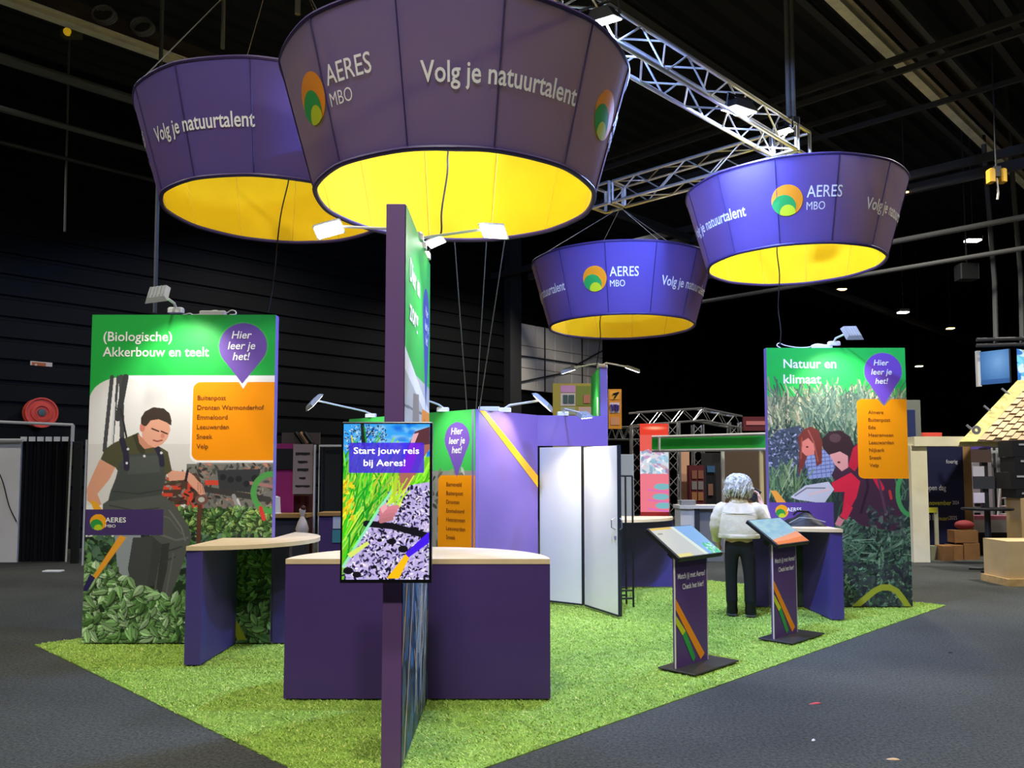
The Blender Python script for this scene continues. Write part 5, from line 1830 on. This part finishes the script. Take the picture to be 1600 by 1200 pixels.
for i in range(6):
    part_fb('picture', 1081 + 10 * (i % 2), 735 + 17 * (i // 2), 1089 + 10 * (i % 2), 748 + 17 * (i // 2), LY + .37, .02, M(('brownish', 'greyish', 'ochre')[i // 2], ((130, 80, 60), (120, 116, 112), (150, 100, 60))[i // 2], .6), rk, Vector(rk.location))
rt = thing('red_canopy', 'dark red lettered canopy at the far right of the lattice booth', 'canopy', W(1182, 672, LY))
part_fb('canopy_board', 1162, 651, 1200, 673, LY, .1, M('wine_red', (92, 24, 34), .6), rt, Vector(rt.location))
part_fb('pale_band', 1166, 658, 1200, 664, LY - .02, .02, M('rose_band', (190, 110, 110), .6), rt, Vector(rt.location))
m_fascia = M('green_fascia', (44, 196, 66), .45)
gf = thing('booth_fascia', 'long green booth fascia with white edges behind the person', 'fascia', W(1110, 692, 16))
gb = Vector(gf.location)
for (nm, ya, yb, mat) in (('green_board', (684, 703.5), (679, 701), m_fascia),):
    b = MB()
    P_ = [W(1019, ya[1], 16.6) - gb, W(1200, yb[1], 15.6) - gb, W(1200, yb[0], 15.6) - gb, W(1019, ya[0], 16.6) - gb]
    b.add(P_ + [p + Vector((0, .05, 0)) for p in P_], [(0, 1, 2, 3), (7, 6, 5, 4), (0, 4, 5, 1), (1, 5, 6, 2), (2, 6, 7, 3), (3, 7, 4, 0)])
    b.build(nm, mat, gf)
for (a, c_) in (((1019, 683), (1200, 678)), ((1019, 704.5), (1200, 702))):
    MB().tube([W(*a, 16.55) - gb, W(*c_, 15.55) - gb], .03, 8).build('edge_profile', M('white_metal', (205, 205, 200), .4), gf)
MB().tube([W(1030, 684, 16.45) - gb, W(1030, 704, 16.45) - gb], .025, 8).build('joint_profile', M('white_metal', (205, 205, 200), .4), gf)
fb('booth_post', 'slim pale post carrying the green fascia left of the person', 'post', 1128.5, 703, 1132, 800, 16.2, .05, M('white_metal', (205, 205, 200), .4), True)
fb('booth_post', 'cream post at the right end of the green fascia beside the raised hand', 'post', 1189, 702, 1192.5, 830, 15.6, .05, M('cream_post', (214, 196, 140), .5), True)
fb('partition_panel', 'brown back wall of the booth under the green fascia', 'partition', 1132, 703, 1215, 860, 17.6, .05, M('brown_wall', (84, 68, 52), .7), True)
fb('partition_panel', 'dark back wall between the red cabinet and the slim pale post', 'partition', 1098, 708, 1131, 860, 20.6, .05, M('dark_wall', (34, 32, 32), .7), True)
bl = thing('blue_display', 'dim display with a blue top and a small figure behind the person', 'display', (*W(1111, 800, 18.2).xy, FLOOR))
part_fb('case', 1104, 726, 1118, 800, 18.2, .2, M('dim_case', (34, 34, 40), .6), bl, Vector(bl.location), True)
part_fb('blue_top', 1105, 728, 1117, 738, 18.17, .03, M('dim_blue', (50, 90, 126), .5), bl, Vector(bl.location))
part_fb('figure_picture', 1107, 756, 1114, 774, 18.17, .03, M('skin_tone', (160, 116, 100), .6), bl, Vector(bl.location))
wt = thing('info_counter', 'white information counter with grey side, left of the person', 'counter', (*W(1090, 850, 14.5).xy, FLOOR))
wbv = Vector(wt.location)
part_fb('white_front', 1064, 795, 1087, 858, 14.5, .5, M('counter_white', (214, 214, 208), .5), wt, wbv, True)
part_fb('grey_front', 1087.5, 795, 1130, 858, 14.55, .5, M('counter_grey', (122, 124, 124), .5), wt, wbv, True)
part_fb('dark_joint', 1086, 795, 1093, 858, 14.49, .05, M('dark_slate', (50, 50, 56), .6), wt, wbv, True)
part_fb('white_top', 1062, 790, 1131, 795, 14.44, .6, M('counter_white', (214, 214, 208), .5), wt, wbv)
b = MB()
p = W(1075, 790, 14.6)
for k in range(5):
    b.bbox(p.x - .13, p.x + .13, 14.55 + .0, 14.75, p.z + .02 * k, p.z + .02 * k + .016, .003)
tag(b.build('brochure_stack', M('brochure_grey', (150, 150, 156), .6)), 'stack of brochures on the white information counter', 'brochures')

# --- right: grey pillar, banner edge, timber house, billboard and the rest
fb('grey_pillar', 'grey-green pillar block right behind the nature and climate wall', 'pillar', 1414, 625, 1438, 684, 17, .4, M('grey_green', (110, 114, 104), .7), True)
fb('banner', 'dark blue banner edge standing between the nature wall and the timber post', 'banner', 1412, 640, 1430, 872, 14.9, .03, M('navy_cloth', (26, 42, 92), .6), True)
fb('red_board', 'red board lying behind the timber beam', 'board', 1436, 676, 1472, 683, 17.5, .05, m_red)
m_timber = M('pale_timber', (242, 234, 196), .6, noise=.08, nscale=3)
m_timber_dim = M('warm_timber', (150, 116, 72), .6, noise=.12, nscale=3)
hs = thing('timber_stand', 'pale timber post-and-beam stand with a sloping shingled roof at the right', 'stand', (*W(1470, 874, 14.4).xy, FLOOR))
hb2 = Vector(hs.location)
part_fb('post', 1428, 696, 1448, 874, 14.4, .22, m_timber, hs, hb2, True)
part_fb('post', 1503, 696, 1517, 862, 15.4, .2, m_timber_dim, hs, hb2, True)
part_fb('beam', 1429, 682, 1640, 697, 14.35, .25, m_timber, hs, hb2)
# roof: OSB sheet with rows of shingles, sloping back
R0, R1, R2, R3 = W(1500, 690, 14.25), W(1590, 594, 15.7), W(1760, 594, 15.7), W(1760, 690, 14.25)
nr = (R3 - R0).cross(R1 - R0).normalized()
nr = nr if nr.y < 0 else -nr
b = MB()
P_ = [R0, R3, R2, R1]
b.add([p - hb2 for p in P_] + [p - nr * .06 - hb2 for p in P_], [(0, 1, 2, 3), (7, 6, 5, 4), (0, 4, 5, 1), (1, 5, 6, 2), (2, 6, 7, 3), (3, 7, 4, 0)])
b.build('osb_roof_sheet', M('osb_board', (190, 184, 112), .7, noise=.35, nscale=9), hs)
_b = MB()
_u = (R3 - R0).normalized()
_P = [R0 + _u * .29 + nr * .004, R3 + nr * .004, R2 + nr * .004, R1 + _u * .29 + nr * .004]
_b.add([p - hb2 for p in _P], [(0, 1, 2, 3)])
_b.build('roof_underlay', M('dark_underlay', (70, 56, 42), .8), hs)
b = MB()
ux, uy = (R3 - R0).normalized(), (R1 - R0)
uyl = uy.length
uy = uy.normalized()
edge = 0.30
for k in range(20):
    w0 = edge + k * .135
    for row in range(8):
        v0 = uyl * .02 + row * .30 - (.15 if k % 2 else 0) + .03 * ((k * 7) % 3)
        v1 = min(v0 + .262, uyl * .98)
        v0 = max(v0, .02)
        if v1 - v0 < .06:
            continue
        lift = nr * (.018 + .006 * ((k + row) % 3))
        q = R0 + ux * w0
        P_ = [q + uy * v0 + lift, q + ux * .118 + uy * v0 + lift, q + ux * .118 + uy * v1 + nr * .008, q + uy * v1 + nr * .008]
        b.add([p - hb2 for p in P_] + [p - nr * .016 - hb2 for p in P_], [(0, 1, 2, 3), (0, 4, 5, 1), (1, 5, 6, 2), (2, 6, 7, 3), (3, 7, 4, 0)])
b.build('shingles', M('cedar_shingle', (206, 170, 126), .65, noise=.25, nscale=2.2, rgb2=(224, 196, 150)), hs)
for k, (px, py) in enumerate(((1518, 668), (1545, 638), (1573, 611))):
    p, q = W(px - 8, py - 4, 14.6 + .4 * k), W(px + 4, py + 6, 14.55 + .4 * k)
    MB().tube([p - hb2, q - hb2], .022, 6).build('roof_bracket', M('grey_metal', (150, 150, 160), .4, metal=.6), hs)
p = W(1525, 672, 14.1)
tg = MB().lathe([(.03, 0), (.075, .0), (.075, .02), (.03, .02)], 20, closed=True, mat=frame(p, (1, 0, 0), (0, 0, 1), (0, -1, 0))).build('tape_roll', M('grey_tape', (120, 116, 124), .5))
tag(tg, 'grey tape roll hanging on the left edge of the shingled roof', 'tape roll')
nb = thing('navy_banner', 'navy banner with pale and yellow lettering hanging inside the timber stand', 'banner', W(1475, 856, 15.2))
nbo = Vector(nb.location)
part_fb('banner_cloth', 1446, 698, 1504, 852, 15.2, .02, M('navy_deep', (14, 20, 58), .6), nb, nbo)
NW = 15.2 / FPX
m_yel = M('yellow_ink', (206, 206, 60), .6)
m_pale = M('pale_ink', (206, 206, 214), .6)
b_at = lambda px, py: W(px, py, 15.2) - nbo + Vector((0, -.004, 0))
text('foerig', m_pale, nb, b_at(1478, 724), (1, 0, 0), (0, -1, 0), 6 * NW, 18 * NW, bold=0)
text('open dag', m_pale, nb, b_at(1447, 766), (1, 0, 0), (0, -1, 0), 8.5 * NW, 31 * NW, bold=0)
text('november', m_yel, nb, b_at(1452, 789), (1, 0, 0), (0, -1, 0), 7 * NW, 34 * NW, bold=.01)
text('2024', m_pale, nb, b_at(1488, 788), (1, 0, 0), (0, -1, 0), 5.5 * NW, 10 * NW, bold=0)
text('31', m_pale, nb, b_at(1450, 813), (1, 0, 0), (0, -1, 0), 9 * NW, 8 * NW, bold=0)
text('januari', m_yel, nb, b_at(1461, 813), (1, 0, 0), (0, -1, 0), 6.5 * NW, 21 * NW, bold=0)
text('2025', m_pale, nb, b_at(1483, 812), (1, 0, 0), (0, -1, 0), 6 * NW, 12 * NW, bold=0)
yb = thing('sign_stake', 'thin stake with a small yellow board and a wooden foot before the navy banner', 'sign', (*W(1464, 856, 14.9).xy, FLOOR))
ybo = Vector(yb.location)
part_fb('yellow_board', 1449, 793, 1464, 801, 14.85, .02, M('yellow_board', (190, 184, 40), .6), yb, ybo)
part_fb('stake', 1462, 793, 1465.5, 853, 14.87, .03, M('pale_stake', (176, 176, 150), .6), yb, ybo, True)
part_fb('foot', 1455, 853, 1472, 873, 14.8, .15, M('grey_timber', (140, 140, 118), .7), yb, ybo, True)
m_card = M('cardboard', (138, 96, 52), .7, noise=.15, nscale=4)
for lb, r in (('lowest left wooden crate beside the sign stake', (1474, 853, 1489, 868, 14.6)), ('lower middle cardboard box at the foot of the stack behind the timber stand', (1489.5, 852, 1505, 868, 14.72)),
              ('lower right cardboard box of the stack, nearest the black high table', (1506, 849, 1531, 862, 14.8))):
    fb('cardboard_box', lb, 'box', *r, .3, m_card, True, 'boxes inside the timber stand')
p = W(1511, 838, 15.0)
t_ = thing('cardboard_box', 'brown cardboard box on top of the stack under the red bag', 'box', W(1511, 848, 14.8), 0, 'boxes inside the timber stand')
part_fb('box_body', 1492, 829, 1528, 848, 14.8, .25, m_card, t_, Vector(t_.location))
rbag = MB()
p0_, p1_ = W(1497, 829, 14.8), W(1528, 816, 14.8)
rbag.ball(((p0_.x + p1_.x) / 2, 14.92, p0_.z + .095), 1.0, 14, ((p1_.x - p0_.x) / 2, .1, .085))
tag(rbag.build('red_bag', M('dull_red', (130, 40, 40), .7), None, True), 'dull red bag lying on the top cardboard box', 'bag')
bbd = thing('billboard', 'white billboard strip right of the warm timber post', 'billboard', (*W(1527, 830, 16.5).xy, FLOOR))
bbo = Vector(bbd.location)
part_fb('board', 1517, 700, 1548, 842, 16.5, .05, M('billboard_white', (226, 220, 230), .5), bbd, bbo, True)
part_fb('violet_top', 1517, 697, 1548, 702, 16.48, .02, M('violet_strip', (90, 70, 150), .5), bbd, bbo)
for y_ in (780, 787, 801):
    part_fb('dark_print', 1523, y_, 1532, y_ + 4, 16.48, .01, m_black, bbd, bbo)
fb('partition_panel', 'dark back wall behind the white ladder at the right', 'partition', 1548, 698, 1680, 850, 17.5, .05, M('dark_wall', (34, 32, 32), .7), True)
for (x, lb) in ((1548, 'left one of the grey bars under the shingled roof'), (1559, 'middle one of the grey bars under the shingled roof'), (1570, 'right one of the grey bars under the shingled roof')):
    fb('grey_bar', lb, 'bar', x, 700, x + 3.5, 752, 17.2, .05, m_grey_plastic, True, 'grey bars under the roof')
fb('grey_rail', 'pale horizontal rail across the grey bars', 'rail', 1541, 704, 1583, 708, 17.1, .05, m_grey_plastic)
ld = thing('step_ladder', 'white step ladder standing behind the black high table', 'ladder', (*W(1568, 840, 16.2).xy, FLOOR))
ldo = Vector(ld.location)
for a, c_ in (((1565, 738), (1554, 838)), ((1578, 738), (1586, 838))):
    MB().tube([W(*a, 16.1) - ldo, Vector((*W(*c_, 16.1).xy, FLOOR)) - ldo], .022, 6).build('rail', m_white_plastic, ld)
for k in range(8):
    s = k / 8
    y_ = 741 + 100 * s
    MB().tube([W(1565 - 11 * s, y_, 16.1) - ldo, W(1578 + 8 * s, y_, 16.1) - ldo], .016, 6).build('rung', m_white_plastic, ld)
wtb = thing('white_bench', 'long white curved bench with pink upper edge behind the black high table', 'bench', (*W(1560, 846, 15.9).xy, FLOOR))
wto = Vector(wtb.location)
part_fb('bench_front', 1522, 812, 1640, 832, 15.6, .3, M('bench_white', (236, 228, 226), .5), wtb, wto)
part_fb('pink_edge', 1522, 806, 1640, 812, 15.58, .3, M('pink_edge', (214, 130, 150), .5), wtb, wto)
part_fb('dark_plinth', 1530, 832, 1640, 852, 15.65, .22, M('dark_plinth', (48, 42, 40), .7), wtb, wto, True)
HY = 13.1
ht_ = thing('high_table', 'black bar table with a slim column and cross foot, before the white bench', 'table', (*W(1546, 893, HY).xy, FLOOR))
hto = Vector(ht_.location)
zt_ = W(1550, 795, HY).z
MB().lathe([(.01, -.02), (.36, -.02), (.37, -.01), (.37, .01), (.36, .015), (.01, .015)], 36, (0, 0, zt_ - FLOOR)).build('table_top', m_black, ht_, True)
MB().tube([(0, 0, .02), (0, 0, zt_ - FLOOR - .02)], .045, 16).build('column', M('charcoal', (34, 34, 36), .5), ht_, True)
for k in range(2):
    a_ = rad(40 + 90 * k)
    d_ = Vector((math.cos(a_), math.sin(a_), 0))
    MB().tube([d_ * -.3 + UP * .02, UP * .035, d_ * .3 + UP * .02], .018, 6).build('foot', M('charcoal', (34, 34, 36), .5), ht_)
zt0 = zt_ + .015
ds = thing('display_rack', 'dark standing rack with small pictures on the black bar table', 'rack', (hto.x - .02, HY + .02, zt0))
MB().box(-.05, .05, -.03, .03, 0, .95).build('rack_column', M('charcoal', (34, 34, 36), .5), ds)
for (x0, x1, z0, z1, col) in ((-.22, .1, .72, .92, (84, 66, 60)), (-.2, -.02, .5, .66, (200, 196, 204)), (-.2, .14, .3, .5, (52, 54, 58)), (-.2, -.03, .08, .24, (214, 206, 220))):
    MB().box(x0, x1, -.05, -.031, z0, z1).build('picture_card', M('card_%d_%d_%d' % col, col, .6), ds)
for i, (x0, y0, x1, y1, lb) in enumerate(((1583, 688, 1650, 713.5, 'uppermost black lettered box of the rack at the right edge, just under the roof'), (1586, 714, 1650, 737.5, 'second black lettered box from the top at the right edge'),
                                          (1580, 738, 1650, 764, 'third black lettered box from the top at the right edge, the widest'), (1588, 764.5, 1650, 778, 'lowest flat black lettered box at the right edge, on the tan column'))):
    t_ = thing('black_box', lb, 'box', W(1615, y1, 13.2), 0, 'black boxes at the right edge')
    part_fb('box_body', x0, y0, x1, y1, 13.2, .4, M('charcoal_box', (28, 28, 34), .5), t_, Vector(t_.location))
    part_fb('pale_print', x0 + 9, y0 + 5, 1606, y0 + 8, 13.192, .004, M('print_grey', (170, 170, 176), .5), t_, Vector(t_.location))
fb('tan_column', 'tan wooden column carrying the black boxes at the right edge', 'column', 1597, 778.5, 1650, 846, 13.2, .4, M('tan_column', (190, 160, 110), .6), True)
wb_ = thing('wooden_box', 'pale plywood box cut by the right edge of the picture', 'box', (*W(1590, 917, 11.4).xy, FLOOR))
wbo = Vector(wb_.location)
part_fb('box_body', 1577, 846, 1680, 905, 11.4, .6, M('plywood', (214, 184, 128), .6, noise=.1, nscale=3), wb_, wbo)
part_fb('box_plinth', 1575, 905, 1680, 918, 11.37, .65, M('plywood_rough', (206, 172, 112), .7, noise=.2, nscale=12), wb_, wbo, True)

# hanging cube of screens on the right
CY = 17.0
hc = thing('hanging_screen_cube', 'blue lit screen cube hanging from dark pipes above the shingled roof', 'hanging screen', W(1560, 570, CY))
hco = Vector(hc.location)
A_, B_, C_ = W(1530, 600, CY + .6), W(1586, 596, CY), W(1640, 606, CY + .9)
zt2, zb2 = 1.14, -.0
zT, zB = W(1586, 544, CY).z - hco.z, W(1586, 597, CY).z - hco.z
a_, b_, c_ = A_ - hco, B_ - hco, C_ - hco
for nm, p, q, cols in (('left_screen', a_, b_, ((60, 110, 170), (130, 180, 232), (40, 80, 140))), ('right_screen', b_, c_, ((90, 190, 235), (200, 240, 250), (60, 120, 220)))):
    d = Vector((q.x - p.x, q.y - p.y, 0))
    k = Canvas(60, 60, 1.0, cols[0])
    k.ell(33, 20, 34, 44, cols[1], .8, soft=.9)
    k.rect(0, 52, 60, 60, cols[2], .6)
    if nm == 'right_screen':
        k.leaves(0, 0, 60, 60, 40, 9, [(210, 244, 250), (60, 130, 220), (120, 210, 240)])
    k.build(nm, M_print('cube_screen', .3, emit=.75), hc, (p.x, p.y, zT), d, (0, 0, zB - zT))
    n_ = Vector((d.y, -d.x, 0)).normalized()
    for e in (p, q):
        MB().box(e.x - .04, e.x + .04, e.y - .03, e.y + .05, zB - .03, zT + .03).build('frame_post', M('white_metal', (205, 205, 200), .4), hc)
    m = frame((p.x, p.y, 0), d, UP, n_)
    MB().box(0, d.length, zB, zT, -.1, -.02, m).build('screen_back', m_black, hc)
for (px, py0, py1) in ((1556, 440, 528), (1597, 432, 528)):
    MB().tube([W(px, py1 + 8, CY + .3) - hco, W(px - 2, py0, CY + .3) - hco, Vector((W(px - 2, py0, CY).x - hco.x, .3, CEIL - hco.z))], .05, 8).build('pipe', m_beam_grey, hc)
for y_ in (531, 540):
    MB().tube([W(1526, y_, CY + .2) - hco, W(1650, y_ - 3, CY + .2) - hco], .04, 8).build('top_pipe', m_beam, hc)

# --- lamps far off under the roof
def bay(label, px, py, Y, w, col, em):
    p = W(px, py, Y)
    t = thing('roof_lamp', label, 'lamp', p, 0, 'far lamps under the roof')
    MB().bbox(-w * .6, w * .6, -.1, .1, .03, .12, .02).build('lamp_housing', m_black, t)
    MB().box(-w * .5, w * .5, -.09, .09, 0, .028).build('lamp_glass', M('bay_%d_%d' % (col[2], int(em * 10)), col, .4, emit=em), t)
    MB().tube([(0, 0, .12), (0, 0, max(.2, CEIL - p.z - .02))], .01, 5).build('lamp_rod', m_beam, t)
    return t


bay('brightest white roof lamp at the right, above the small grey loudspeaker', 1520, 377, 18, .3, (255, 252, 245), 12)
bay('white roof lamp right of the highest drum, in the middle of the lamp row', 1411, 489, 24, .28, (255, 250, 240), 10)
bay('warm roof lamp just right of the highest drum, below the pale pipe', 1315, 453, 26, .26, (255, 220, 150), 5)
bay('warm dim roof lamp at the far right above the screen cube pipes', 1485, 514, 27, .2, (255, 222, 130), 4)
bay('small warm roof lamp right of the purple map pin', 1436, 573, 30, .2, (255, 230, 190), 6)
bay('tiny amber lamp touching the right edge of the highest drum', 1413, 303, 17, .1, (255, 200, 120), 6)
p = W(1510, 420, 17.6)
t_ = thing('loudspeaker', 'small grey loudspeaker hung under the roof below the brightest lamp', 'loudspeaker', p)
MB().bbox(-.2, .2, -.15, .15, -.25, .1, .02).build('cabinet', M('grey_speaker', (44, 46, 46), .6), t_)
MB().tube([(0, 0, .1), (0, 0, CEIL - p.z)], .015, 6).build('hanger', m_beam, t_)
p = W(1557, 275, 14)
t_ = thing('chain_hoist', 'yellow chain hoist hanging under the roof at the right edge', 'hoist', p)
m_hy = M('hoist_yellow', (210, 160, 30), .5)
for s in (-1, 1):
    MB().bbox(s * .1 - .05, s * .1 + .05, -.08, .08, -.12, .12, .02).build('hoist_half', m_hy, t_)
MB().box(-.06, .06, -.05, .05, -.02, .16).build('motor', m_black, t_)
MB().tube([(0, 0, -.02), (.02, 0, -.3), (0, 0, -.42)], .02, 6).build('chain', m_steel, t_)
MB().tube([(0, 0, .16), (0, 0, CEIL - p.z)], .015, 6).build('hanger', m_beam, t_)
p = W(112, 52, 12)
t_ = thing('wall_lamp', 'small dim amber lamp hanging below the beam at the top left', 'lamp', p)
MB().bbox(-.14, .14, -.08, .08, -.06, .05, .02).build('housing', M('dim_grey', (90, 86, 60), .6), t_)
MB().ball((-.02, -.08, -.02), .06, 10).build('amber_glass', M('amber_dim', (214, 170, 30), .4, emit=.35), t_, True)
MB().tube([(0, 0, .05), (0, 0, 1.2)], .012, 6).build('hanger', m_beam, t_)
for lb, px, py, Y in (('left coiled cable knot on the beam at the top left', 160, 34, 11.4), ('right coiled cable knot on the beam at the top left', 220, 52, 12.2)):
    p = Zp(px, py, 8.22)
    b = MB()
    for k in range(3):
        b.tube([p + Vector((.16 * math.cos(a), .05 * k, .13 + .12 * math.sin(a))) for a in np.linspace(0, 6.28, 16)], .018, 6)
    tag(b.build('cable_coil', M('pale_cable', (120, 116, 108), .6)), lb, 'cable', 'cable coils on the beam')
for lb, px, py0, py1, Y, r in (('thin grey rod hanging from the roof at the left wall', 102, 205, 362, 13.5, .02), ('thin dark hanging rod left of the farm worker wall lamp', 243, 345, 489, 11.5, .03),
                               ('grey rod above the partly hidden drum', 349, -30, 76, 8.2, .022), ('paired grey rod left of the largest drum top', 466, -60, 22, 7.6, .03)):
    tag(MB().tube([W(px - 1, py1, Y), Vector((W(px, py0, Y).x, Y, CEIL))], r, 6).build('hanging_rod', m_beam_grey), lb, 'rod')

# --- scraps on the carpet
for lb, px, py, w, l, col, a in (('small red scrap lying on the dark carpet at the lower right', 1275, 1099.5, .045, .012, (190, 70, 76), .2), ('small tan scrap lying on the carpet at the bottom right edge', 1397, 1187, .035, .011, (214, 176, 130), -.2),
                              ('small black lump lying on the carpet right of the turf', 1485, 1020, .02, .012, (14, 14, 14), 0), ('tiny white crumb on the carpet left of the red scrap, nearer the camera', 1271, 1157, .012, .009, (220, 220, 220), .5)):
    p = Zp(px, py, FLOOR)
    m = Matrix.Translation(p) @ Matrix.Rotation(a, 4, 'Z')
    b = MB()
    b.lathe([(.2, 0), (1, .0), (.9, .004), (.3, .009)], 9)
    b.v = [tuple(m @ Vector((x * w * (1 + .3 * math.sin(i)), y * l, z))) for i, (x, y, z) in enumerate(b.v)]
    tag(b.build('floor_scrap', M('scrap_%d_%d' % (col[0], col[1]), col, .7)), lb, 'scrap')
